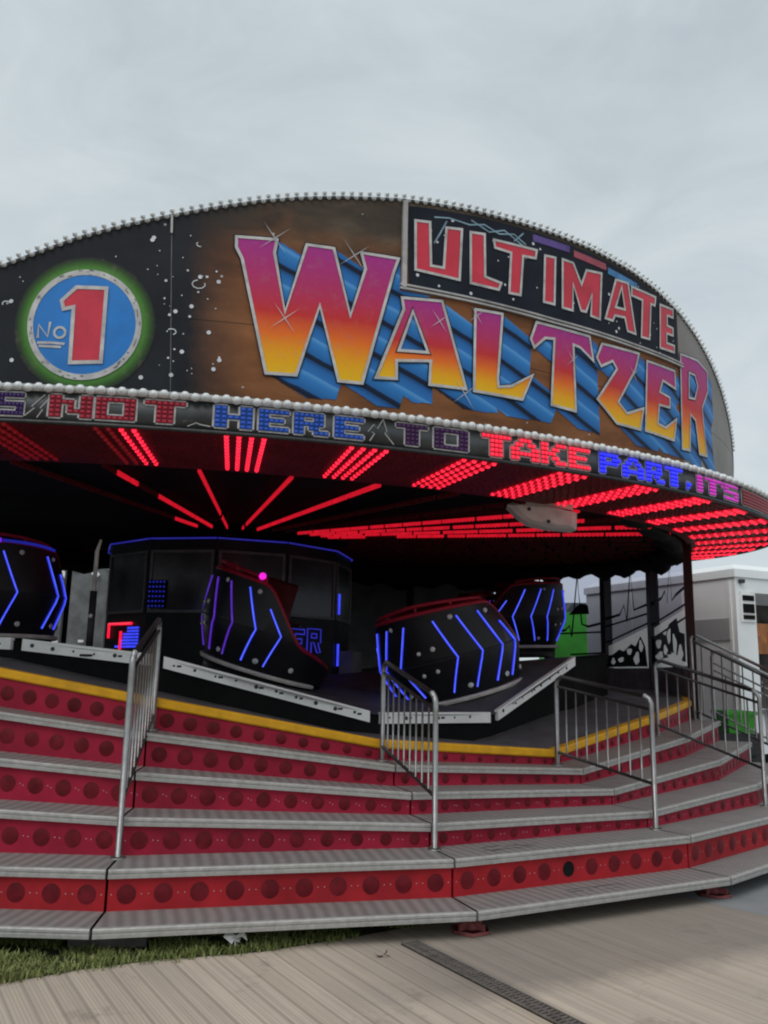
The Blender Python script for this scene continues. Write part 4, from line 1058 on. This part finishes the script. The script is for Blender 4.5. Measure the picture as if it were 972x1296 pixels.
# ------------------------------------------------------------------ lamp housing hanging under the canopy
T = thing('floodlight_housing', 'crumpled dirty white plastic housing hanging under the red lamps on the right', 'housing', (1.6, 8.3, 3.6))
out = [(1.251, 3.443), (1.37, 3.505), (1.60, 3.44), (1.76, 3.395), (1.93, 3.36), (1.923, 3.186), (1.80, 3.20), (1.602, 3.219), (1.43, 3.263), (1.329, 3.349)]
mb = MB()
def lay(y, k): return [Vector((1.6 + (x - 1.6) * k + .02 * sin(9 * x), y + .04 * sin(7 * x + z * 5), 3.34 + (z - 3.34) * k)) for x, z in out]
f0, f1, f2 = lay(8.22, .80), lay(8.29, 1.0), lay(8.5, .95)
mb.hexa(f2, f1); n = len(f0)
mb.mesh(f1 + f0, [(k, (k + 1) % n, n + (k + 1) % n, n + k) for k in range(n)] + [tuple(range(n, 2 * n))[::-1]], 0)
mb.build('housing', 'plastic', T)
mb = MB(); mb.hexa([Vector((1.58, 8.24, 3.425)), Vector((1.86, 8.2, 3.375)), Vector((1.87, 8.42, 3.375)), Vector((1.6, 8.42, 3.43))], [Vector((1.56, 8.24, 3.455)), Vector((1.865, 8.2, 3.462)), Vector((1.87, 8.42, 3.46)), Vector((1.58, 8.42, 3.46))]); mb.build('flap', 'plastic', T)
mb = MB()
for x, z in ((1.43, 3.38), (1.62, 3.26), (1.80, 3.29)): mb.dome((x, 8.215, z), (0, -1, 0), .02, .01, 7, 1)
mb.tube([(1.45, 8.35, 3.48), (1.45, 8.35, 3.66)], .012, 6); mb.tube([(1.75, 8.35, 3.45), (1.75, 8.35, 3.66)], .012, 6); mb.build('bracket', 'darksteel', T)

# ------------------------------------------------------------------ things beyond the ride
C0 = Vector((6.66, 16.0, 0)); LD = Vector((-.407, .914, 0)); WD = Vector((.914, .407, 0)); up = Vector((0, 0, 1))
T = thing('catering_trailer', 'white catering trailer beyond the right end of the ride', 'trailer', C0)
LN, WN, H0, H1 = 4.5, 6.2, .45, 3.93
def tp(s, w, z): return C0 + LD * s + WD * w + up * z
def tslab(mb, s0, s1, w0, w1, z0, z1, mi=0):
    q = [(s0, w0), (s1, w0), (s1, w1), (s0, w1)]; mb.hexa([tp(s, w, z0) for s, w in q], [tp(s, w, z1) for s, w in q], mi)
mb = MB()
tslab(mb, 0, LN, 0, .5, H0, H1 - .22)                       # near strip of the body beside the serving hatch
tslab(mb, 1.9, LN, .5, WN, H0, H1 - .22); tslab(mb, 0, 1.9, .5, WN, H0, 1.25); tslab(mb, 0, 1.9, .5, WN, 3.42, H1 - .22)
mb.build('body', 'trailer', T)
mb = MB(); q = [(-.04, -.04), (LN + .04, -.04), (LN + .04, WN), (-.04, WN)]; q2 = [(.12, .12), (LN - .1, .12), (LN - .1, WN), (.12, WN)]
mb.hexa([tp(s, w, H1 - .23) for s, w in q], [tp(s, w, H1 - .08) for s, w in q]); mb.hexa([tp(s, w, H1 - .079) for s, w in q], [tp(s, w, H1 + .03) for s, w in q2]); mb.build('roof_cap', 'trailer', T)
mb = MB(); tslab(mb, .16, 1.35, -.025, -.003, 2.52, 2.93); mb.build('recess_panel', 'trailgrey', T)
mb = MB(); tslab(mb, .10, .16, -.03, -.003, .6, 3.62); tslab(mb, 1.35, 1.42, -.03, -.003, .6, 3.62); tslab(mb, 2.9, 2.94, -.02, -.003, .6, 3.62); mb.build('corner_strip', 'white', T)
mb = MB(); tslab(mb, -.03, -.003, .10, .46, 2.86, 3.44); wf = mb.build('vent', 'white', T)
mb = MB()
for z0, z1 in ((3.26, 3.36), (3.03, 3.20), (2.91, 2.99)): tslab(mb, -.05, -.032, .14, .42, z0, z1)
mb.build('slot', 'ceil', wf)
mb = MB(); mb.box(tp(-.04, .13, 3.62), .1, .08, .07); mb.build('side_lamp', 'darksteel', T)
mb = MB(); tslab(mb, -.35, .0, .5, WN, 1.18, 1.25); mb.build('serving_shelf', 'steel', T)
mb = MB(); tslab(mb, 1.88, 1.899, .5, WN, 1.25, 3.42); mb.build('inner_wall', 'clutter', T)
mb = MB()
for s in (.9, 3.4): mb.tube([tp(s, .02, .42), tp(s, .28, .42)], .40, 18)
for s in (.6, 3.8): mb.tube([tp(s, .5, 0), tp(s, .5, .5)], .05, 8)
mb.build('wheel', 'black', T)
# menu board and clutter in the hatch
T2 = thing('menu_board', 'orange-brown board standing in the hatch of the trailer at the right edge', 'board', tp(.2, .8, 1.26))
mb = MB(); tslab(mb, .16, .2, .52, 1.5, 2.28, 2.86); mb.build('board', 'brown', T2)
mb = MB(); mb.tube([tp(.145, .62 + .09 * cos(w), 2.55 + .12 * sin(w)) for w in np.linspace(.6, 2 * pi - .8, 14)], .016, 6); mb.tube([tp(.145, .95, 2.4), tp(.145, .95, 2.7), tp(.145, 1.1, 2.55)], .016, 6); mb.build('painted_mark', 'orange', T2)
mb = MB(); tslab(mb, .19, .22, .6, .66, 1.26, 2.3); tslab(mb, .19, .22, 1.3, 1.36, 1.26, 2.3); mb.build('leg', 'darksteel', T2)
T2 = thing('fryer', 'dark kitchen unit with green front inside the hatch at the right edge', 'kitchen unit', tp(.5, .9, 1.26))
mb = MB(); tslab(mb, .4, .9, .55, 1.6, 1.26, 2.1); tslab(mb, .45, .5, .6, 1.5, 2.1, 2.35); mb.build('cabinet', 'clutter', T2)
mb = MB(); tslab(mb, .37, .397, .58, .80, 1.5, 2.15); mb.build('green_front', 'green', T2)
mb = MB()
for w in (.95, 1.15, 1.35): mb.tube([tp(.385, w, 1.75), tp(.36, w, 1.75)], .035, 10)
mb.build('knob', 'steel', T2)
# green lorry cab seen through the film
T = thing('green_lorry', 'bright green lorry with a black roof fairing, seen through the film window', 'lorry', (5.4, 22.6, 0))
mb = MB()
x0, x1, y0, y1 = 4.38, 6.75, 22.0, 24.2
mb.hexa([Vector((x0, y0 + .1, .55)), Vector((x1, y0 + .1, .55)), Vector((x1, y1, .55)), Vector((x0, y1, .55))], [Vector((x0 + .04, y0, 2.0)), Vector((x1 - .04, y0, 2.0)), Vector((x1 - .04, y1, 2.0)), Vector((x0 + .04, y1, 2.0))])
mb.hexa([Vector((x0 + .04, y0, 2.001)), Vector((x1 - .04, y0, 2.001)), Vector((x1 - .04, y1, 2.001)), Vector((x0 + .04, y1, 2.001))], [Vector((x0 + .14, y0 + .3, 3.45)), Vector((x1 - .14, y0 + .3, 3.45)), Vector((x1 - .14, y1, 3.5)), Vector((x0 + .14, y1, 3.5))]); mb.build('cab', 'green', T)
mb = MB(); mb.hexa([Vector((x0 + .45, y0 + .35, 3.451)), Vector((x1 - .4, y0 + .35, 3.451)), Vector((x1 - .4, y1, 3.501)), Vector((x0 + .45, y1, 3.501))], [Vector((x0 + .75, y0 + .9, 3.75)), Vector((x1 - .6, y0 + .9, 3.75)), Vector((x1 - .6, y1, 3.85)), Vector((x0 + .75, y1, 3.85))]); mb.build('roof_fairing', 'black', T)
mb = MB(); mb.hexa([Vector((x0 + 1.3, y0 + .10, 2.5)), Vector((x1 - .3, y0 + .10, 2.5)), Vector((x1 - .3, y0 + .2, 2.5)), Vector((x0 + 1.3, y0 + .2, 2.5))], [Vector((x0 + 1.3, y0 + .2, 3.15)), Vector((x1 - .36, y0 + .2, 3.15)), Vector((x1 - .36, y0 + .3, 3.15)), Vector((x0 + 1.3, y0 + .3, 3.15))]); mb.build('windscreen', 'glassd', T)
for x in (x0 + .05, x1 - .35):
    mb = MB(); mb.tube([(x, y0 + .9, .5), (x + .3, y0 + .9, .5)], .5, 18); mb.build('wheel', 'black', T)
# green crate on a dark generator, by the barrier
T = thing('generator', 'dark grey generator box behind the steel barrier at the right edge', 'generator', (6.0, 14.7, GZ))
mb = MB(); mb.box((6.0, 14.8, .52), .55, .8, .72); mb.box((6.0, 14.8, .895), .57, .82, .03); mb.build('casing', 'darksteel', T)
mb = MB()
for z in (.35, .45, .55): mb.box((6.0, 14.395, z), .36, .02, .05)
mb.build('vent', 'black', T)
T = thing('green_crate', 'bright green plastic crate standing on the dark generator', 'crate', (6.0, 14.7, .91))
mb = MB(); x, y, z0, z1 = 5.98, 14.72, .912, 1.26
mb.hexa([Vector((x + a * .20, y + c * .28, z0)) for a, c in ((-1, -1), (1, -1), (1, 1), (-1, 1))], [Vector((x + a * .23, y + c * .31, z1)) for a, c in ((-1, -1), (1, -1), (1, 1), (-1, 1))]); mb.build('tub', 'green', T)
mb = MB()
for sx_, sy_, w_, d_ in ((0, -.32, .52, .03), (0, .32, .52, .03), (-.245, 0, .03, .61), (.245, 0, .03, .61)): mb.box((x + sx_, y + sy_, z1 - .02), w_, d_, .06)
mb.build('rim', 'green', T)
# pale equipment behind the left side of the ride, seen between car and booth
T = thing('showman_lorry', 'grey lorry body with pale patches behind the left of the ride', 'lorry', (-8, 25, 0))
mb = MB(); mb.hexa([Vector((-13, 24.5, .8)), Vector((-5.2, 24.5, .8)), Vector((-5.2, 27, .8)), Vector((-13, 27, .8))], [Vector((-13, 24.5, 5.1)), Vector((-5.2, 24.5, 5.1)), Vector((-5.2, 27, 5.1)), Vector((-13, 27, 5.1))]); mb.build('box_body', 'greywall', T)
mb = MB()
for k in range(24): mb.box((-12.6 + k * .31, 24.46 - .006 * k, 4.62 + .22 * sin(k * 2.1)), .22 + .1 * sin(k * 1.3), .03, .12 + .08 * cos(k * 2.7), 0, Matrix.Rotation(.9 * sin(k * 3.), 3, 'Y'))
for k in range(20): mb.box((-12.6 + k * .37, 24.46 - .006 * k, 2.35 + .35 * sin(k * 3.1)), .16, .03, .07, 0)
mb.build('pale_patch', 'white', T)
for x in (-11.5, -7):
    mb = MB(); mb.tube([(x, 24.6, .5), (x, 25.0, .5)], .5, 18); mb.build('wheel', 'black', T)

# ------------------------------------------------------------------ ground
BD = Vector((.516, -.857, 0))           # run of the boards
XD = .16 * .857 + 5.66 * .516 + .06
def mat_boards():
    m, nt, b = new_mat('grooved_decking')
    tc = N(nt, 'ShaderNodeTexCoord'); mp = N(nt, 'ShaderNodeMapping'); mp.inputs['Rotation'].default_value = (0, 0, -atan2(.516, .857)); L(nt, tc.outputs['Object'], mp.inputs[0])
    s = N(nt, 'ShaderNodeSeparateXYZ'); L(nt, mp.outputs[0], s.inputs[0]); x, y = s.outputs[0], s.outputs[1]
    q = math_(nt, 'MULTIPLY', x, 1 / .115); fr = math_(nt, 'FRACT', q); idn = math_(nt, 'FLOOR', q)
    gap = ramp(nt, fr, [(0., 1.), (.05, .9), (.09, 0.), (.93, 0.), (1., 1.)])
    g2 = math_(nt, 'MULTIPLY_ADD', math_(nt, 'SINE', math_(nt, 'MULTIPLY', x, 2 * pi / .0192)), .5, .5)
    wn = N(nt, 'ShaderNodeTexWhiteNoise', noise_dimensions='2D'); cb = N(nt, 'ShaderNodeCombineXYZ'); L(nt, idn, cb.inputs[0])
    row = math_(nt, 'FLOOR', math_(nt, 'MULTIPLY_ADD', y, 1 / 2.7, math_(nt, 'MULTIPLY', math_(nt, 'MODULO', idn, 2), .5))); L(nt, row, cb.inputs[1]); L(nt, cb.outputs[0], wn.inputs['Vector'])
    mp2 = N(nt, 'ShaderNodeMapping'); mp2.inputs['Scale'].default_value = (14, 1.2, 1); L(nt, mp.outputs[0], mp2.inputs[0])
    gr = noise(nt, 2.2, 6, .65, vec=mp2.outputs[0]); big = noise(nt, .55, 5, .6); sp = noise(nt, 3.5, 6, .7)
    c = ramp(nt, wn.outputs[0], [(0., (.50, .395, .295)), (.5, (.58, .465, .355)), (1., (.64, .515, .395))])
    mp3 = N(nt, 'ShaderNodeMapping'); mp3.inputs['Scale'].default_value = (30, .35, 1); L(nt, mp.outputs[0], mp3.inputs[0])
    st = noise(nt, 1.0, 3, .6, vec=mp3.outputs[0])
    c = mixc(nt, math_(nt, 'MULTIPLY', gr, .5), c, (.45, .375, .305))
    c = mixc(nt, math_(nt, 'MULTIPLY', ramp(nt, st, [(.40, 1.), (.56, 0.)]), .42), c, (.33, .265, .23))
    c = mixc(nt, math_(nt, 'MULTIPLY', ramp(nt, st, [(.55, 0.), (.70, 1.)]), .30), c, (.58, .50, .42))
    c = mixc(nt, math_(nt, 'MULTIPLY', ramp(nt, big, [(.4, 0.), (.65, 1.)]), .45), c, (.38, .325, .28))
    c = mixc(nt, math_(nt, 'MULTIPLY', ramp(nt, sp, [(.57, 0.), (.70, 1.)]), .5), c, (.14, .115, .098))
    c = mixc(nt, math_(nt, 'MULTIPLY', g2, .22), c, (.17, .145, .12))
    side = math_(nt, 'GREATER_THAN', x, XD)
    lg = ramp(nt, math_(nt, 'FRACT', math_(nt, 'MULTIPLY', x, 1 / .21)), [(0., 1.), (.035, 1.), (.06, 0.), (1., 0.)])
    dgap = math_(nt, 'MULTIPLY', gap, math_(nt, 'SUBTRACT', 1.0, math_(nt, 'MULTIPLY', side, .75)))
    c = mixc(nt, math_(nt, 'MULTIPLY', dgap, .42), c, (.14, .115, .095))
    c = mixc(nt, math_(nt, 'MULTIPLY', math_(nt, 'MULTIPLY', lg, side), .45), c, (.46, .42, .38))
    # darker, ragged-edged zone on the paving beside the steps
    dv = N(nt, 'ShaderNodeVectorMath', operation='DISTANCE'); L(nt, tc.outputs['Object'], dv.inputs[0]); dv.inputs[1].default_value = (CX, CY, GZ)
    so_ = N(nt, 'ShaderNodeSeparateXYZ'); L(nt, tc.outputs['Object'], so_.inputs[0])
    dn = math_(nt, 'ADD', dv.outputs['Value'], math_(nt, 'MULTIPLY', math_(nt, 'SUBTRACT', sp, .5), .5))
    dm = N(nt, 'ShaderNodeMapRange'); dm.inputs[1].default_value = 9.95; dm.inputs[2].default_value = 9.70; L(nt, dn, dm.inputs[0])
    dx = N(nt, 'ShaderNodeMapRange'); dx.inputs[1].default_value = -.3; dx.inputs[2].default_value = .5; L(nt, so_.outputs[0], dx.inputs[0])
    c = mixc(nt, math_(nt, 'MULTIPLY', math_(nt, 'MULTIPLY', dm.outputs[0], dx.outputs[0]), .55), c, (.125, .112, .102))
    L(nt, c, b.inputs['Base Color']); b.inputs['Roughness'].default_value = .72; b.inputs['Specular IOR Level'].default_value = .3
    h = math_(nt, 'SUBTRACT', math_(nt, 'MULTIPLY', g2, .25), gap); h = math_(nt, 'ADD', h, math_(nt, 'MULTIPLY', gr, .35)); bump(nt, b, h, .45, .006)
    return m
def plane(name, pts, m, z, kind='structure'):
    mb = MB(); mb.face([Vector((x, y, z)) for x, y in pts]); o = mb.build(name, m); o['kind'] = kind; return o
plane('ground', [(-600, -600), (600, -600), (600, 900), (-600, 900)], paint('tarmac', (.11, .11, .11), .85, 0, .2, 2, .3), GZ - .012)
GA = [(-7.0, 1.9), (-1.97, 4.865), (-1.633, 5.092), (-1.247, 5.288), (-.68, 5.465), (-.125, 5.80), (.6, 6.3), (1.5, 6.9)]
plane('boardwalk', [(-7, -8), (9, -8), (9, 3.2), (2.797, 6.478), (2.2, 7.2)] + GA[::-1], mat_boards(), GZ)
plane('concrete_path', [(9, 3.2), (30, -6), (30, 20), (5.5, 16), (2.2, 7.2), (2.797, 6.478)], paint('blue_grey_concrete', (.225, .225, .23), .75, 0, .12, 3, .3, (.18, .18, .18), .1), GZ + .0005)
M['soil'] = paint('dark_turf', (.030, .036, .016), .95, 0, .5, 9, .5, (.03, .022, .014), .3)
plane('grass_verge', GA + [(1.5, 9), (-14, 9), (-14, 1.9)], 'soil', GZ + .002)
def mat_grass():
    m, nt, b = new_mat('grass_blades')
    at = N(nt, 'ShaderNodeAttribute', attribute_name='grad'); n = noise(nt, 4, 4)
    c = ramp(nt, at.outputs['Fac'], [(0., (.065, .09, .024)), (.35, (.15, .18, .05)), (.7, (.25, .26, .09)), (1., (.40, .35, .18))])
    c = mixc(nt, math_(nt, 'MULTIPLY', n, .5), c, (.10, .13, .035))
    L(nt, c, b.inputs['Base Color']); b.inputs['Roughness'].default_value = .6; b.inputs['Specular IOR Level'].default_value = .25; return m
rg = random.Random(11); mb = MB()
gx = np.array([p[0] for p in GA]); gy = np.array([p[1] for p in GA])
n = 0
while n < 26000:
    x = rg.uniform(-3.4, 1.3); y = rg.uniform(3.9, 7.0); edge = float(np.interp(x, gx, gy)) - .05 * (.5 + .5 * sin(x * 11 + 2 * sin(x * 4.3))) * rg.random() - rg.uniform(-.02, .06) * (rg.random() < .4)
    if y < edge or hypot(x - CX, y - CY) < 8.35 or (abs(x + 1.62) < .26 and abs(y - 5.6) < .2): continue
    cl = .5 + .25 * sin(x * 7.1 + sin(y * 5.7) * 2) * sin(y * 8.3 + x * 2) + .25 * sin(x * 23 + 3 * sin(y * 17)) * sin(y * 19 + x * 5)
    if rg.random() > .15 + .95 * cl or sin(x * 2.9 + 1.3) * sin(y * 7.7 + x) > .72: continue
    n += 1
    h = rg.uniform(.012, .055) * (.35 + 1.1 * cl); w = rg.uniform(.002, .006); a = rg.uniform(0, 2 * pi); ln = rg.uniform(.2, 1.6) * h; g = min(1, max(0, .55 * rg.random() ** 1.3 + .5 * (.5 + .5 * sin(x * 3.3 + 2 * sin(y * 4.1))) * rg.random() ** .5 + (.12 if rg.random() < .1 else 0)))
    d = Vector((cos(a), sin(a), 0)); s = Vector((-sin(a), cos(a), 0)) * w; p = Vector((x, y, GZ + .002))
    m_ = p + d * ln * .35 + Vector((0, 0, h * .65)); t = p + d * ln + Vector((0, 0, h))
    mb.face([p - s, p + s, m_ + s * .7, m_ - s * .7], 0, None, [g] * 4); mb.face([m_ - s * .7, m_ + s * .7, t], 0, None, [g] * 3)
o = mb.build('grass', mat_grass()); o['kind'] = 'stuff'
# drain channel running with the boards
T = thing('drain_channel', 'dark slotted drain channel running through the tan boardwalk', 'drain', (.52, 5.1, GZ))
s0 = Vector((.16, 5.66, GZ)); s1 = s0 + BD * 2.6; nd = Vector((BD.y, -BD.x, 0)) * -1; W = .115
mb = MB(); mb.hexa([s0 + up * -.02, s1 + up * -.02, s1 + nd * W + up * -.02, s0 + nd * W + up * -.02], [s0 + up * .0055, s1 + up * .0055, s1 + nd * W + up * .0055, s0 + nd * W + up * .0055]); mb.build('channel', 'ceil', T)
mb = MB(); ln = (s1 - s0).length; k = 0
while k * .032 < ln - .03:
    c = s0 + BD * (k * .032 + .012) + nd * W / 2 + up * .010; mb.box(c, .014, W * .9, .007, 0, Matrix.Rotation(atan2(BD.y, BD.x), 3, 'Z')); k += 1
for o_ in (0.004, W - .004, W / 2): mb.box(lerp(s0, s1, .5) + nd * o_ + up * .012, ln, .008, .009, 0, Matrix.Rotation(atan2(BD.y, BD.x), 3, 'Z'))
mb.build('grate', paint('worn_iron', (.19, .165, .145), .6, .4, .3, 20, .3), T)
# curled dead leaf on the boards
mb = MB(); c = Vector((.03, 5.42, GZ + .004))
for k in range(5):
    w0, w1 = k * .5 - 1, (k + 1) * .5 - 1; P = [Vector((.028 * w0, .014 * (1 - w0 * w0), .012 * w0 * w0)), Vector((.028 * w1, .014 * (1 - w1 * w1), .012 * w1 * w1)), Vector((.028 * w1, -.014 * (1 - w1 * w1), .016 * w1 * w1)), Vector((.028 * w0, -.014 * (1 - w0 * w0), .016 * w0 * w0))]
    mb.face([c + p for p in P])
mb.tube([c + Vector((.025, 0, .012)), c + Vector((.06, -.01, .006))], .002, 5)
tag(mb.build('dead_leaf', paint('brown_leaf', (.06, .04, .025), .8, 0, .3, 30)), 'small curled brown leaf lying on the boards left of the drain channel', 'leaf')
# scrap of white paper
mb = MB(); c = Vector((-.84, 5.50, GZ + .05))
for k, (dx, dz, sx, rt) in enumerate(((-.035, .02, .065, .5), (.02, .028, .065, -.5), (.0, .0, .05, .2), (.05, .012, .045, .9))):
    r = Matrix.Rotation(rt, 3, 'Y') @ Matrix.Rotation(.6 - k * .4, 3, 'X'); v = [c + Vector((dx, .01 * k, dz)) + r @ Vector((a * sx * .5, b_ * .028, .008 * a * b_)) for a, b_ in ((-1, -1), (1, -1), (1, 1), (-1, 1))]
    mb.hexa(v, [q + Vector((.001, -.002, .003)) for q in v])
mb.hexa([c + Vector((x, y, -.045)) for x, y in ((-.006, 0), (.006, 0), (.006, .01), (-.006, .01))], [c + Vector((x, y, .01)) for x, y in ((-.006, 0), (.006, 0), (.006, .01), (-.006, .01))])
tag(mb.build('paper_scrap', 'white'), 'small torn scrap of white paper lying on the grass strip', 'litter')

# ------------------------------------------------------------------ sky, light, camera
w = bpy.data.worlds.new('World'); sc.world = w; w.use_nodes = True; nt = w.node_tree
bg = nt.nodes['Background']
SUN_EL, SUN_AZ = radians(52), radians(205)      # bright patch of cloud high behind the camera
sk = N(nt, 'ShaderNodeTexSky', sky_type='NISHITA'); sk.sun_disc = False; sk.sun_elevation = SUN_EL; sk.sun_rotation = SUN_AZ
tc = N(nt, 'ShaderNodeTexCoord'); sp = N(nt, 'ShaderNodeSeparateXYZ'); L(nt, tc.outputs['Generated'], sp.inputs[0])
mp = N(nt, 'ShaderNodeMapping'); mp.inputs['Scale'].default_value = (1, 1, 2.2); L(nt, tc.outputs['Generated'], mp.inputs[0])
n1 = math_(nt, 'ADD', math_(nt, 'MULTIPLY', noise(nt, 1.7, 6, .55, vec=mp.outputs[0], dist=.4), .62), math_(nt, 'MULTIPLY', noise(nt, 4.6, 7, .6, vec=mp.outputs[0], dist=.8), .38))
cl = ramp(nt, n1, [(.36, (5.05, 5.75, 6.1)), (.50, (6.0, 6.75, 7.12)), (.62, (6.85, 7.45, 7.72))])
mr = N(nt, 'ShaderNodeMapRange'); mr.inputs[1].default_value = .60; mr.inputs[2].default_value = 1.0; mr.inputs[3].default_value = 1.0; mr.inputs[4].default_value = 1.3; L(nt, sp.outputs[2], mr.inputs[0])
mr2 = N(nt, 'ShaderNodeMapRange'); mr2.inputs[1].default_value = .35; mr2.inputs[2].default_value = -.5; mr2.inputs[3].default_value = 1.0; mr2.inputs[4].default_value = 1.35; L(nt, sp.outputs[1], mr2.inputs[0])
vm = N(nt, 'ShaderNodeVectorMath', operation='SCALE'); L(nt, cl, vm.inputs[0]); L(nt, math_(nt, 'MULTIPLY', mr.outputs[0], mr2.outputs[0]), vm.inputs['Scale'])
c = mixc(nt, .90, sk.outputs[0], vm.outputs[0])
L(nt, c, bg.inputs[0]); bg.inputs[1].default_value = .1
sun = bpy.data.lights.new('sun', 'SUN'); sun.energy = .9; sun.angle = radians(35); sun.color = (1, .97, .93)
so = bpy.data.objects.new('sun', sun); COL.objects.link(so)
dirv = Vector((sin(SUN_AZ) * cos(SUN_EL), cos(SUN_AZ) * cos(SUN_EL), sin(SUN_EL)))
so.rotation_euler = (-dirv).to_track_quat('-Z', 'Y').to_euler(); so.location = (0, -10, 30)

cd = bpy.data.cameras.new('camera'); co = bpy.data.objects.new('camera', cd); COL.objects.link(co)
cd.sensor_fit = 'VERTICAL'; cd.sensor_height = 24; cd.lens = 1074.76 / 1296 * 24; cd.clip_start = .05; cd.clip_end = 3000
P_, R_ = .1889, .02067
F_ = Vector((0, cos(P_), sin(P_))); U0 = Vector((0, -sin(P_), cos(P_))); X0 = Vector((1, 0, 0))
X1 = X0 * cos(R_) + U0 * sin(R_); U1 = -X0 * sin(R_) + U0 * cos(R_)
co.matrix_world = Matrix(((X1.x, U1.x, -F_.x, 0), (X1.y, U1.y, -F_.y, 0), (X1.z, U1.z, -F_.z, 1.75), (0, 0, 0, 1)))
sc.camera = co
vs = sc.view_settings; vs.view_transform = 'Standard'; vs.look = 'None'; vs.gamma = 1; vs.use_curve_mapping = False; vs.exposure = 0
sc.cycles.filter_width = 2.1
sc.cycles.max_bounces = 6; sc.cycles.transparent_max_bounces = 12
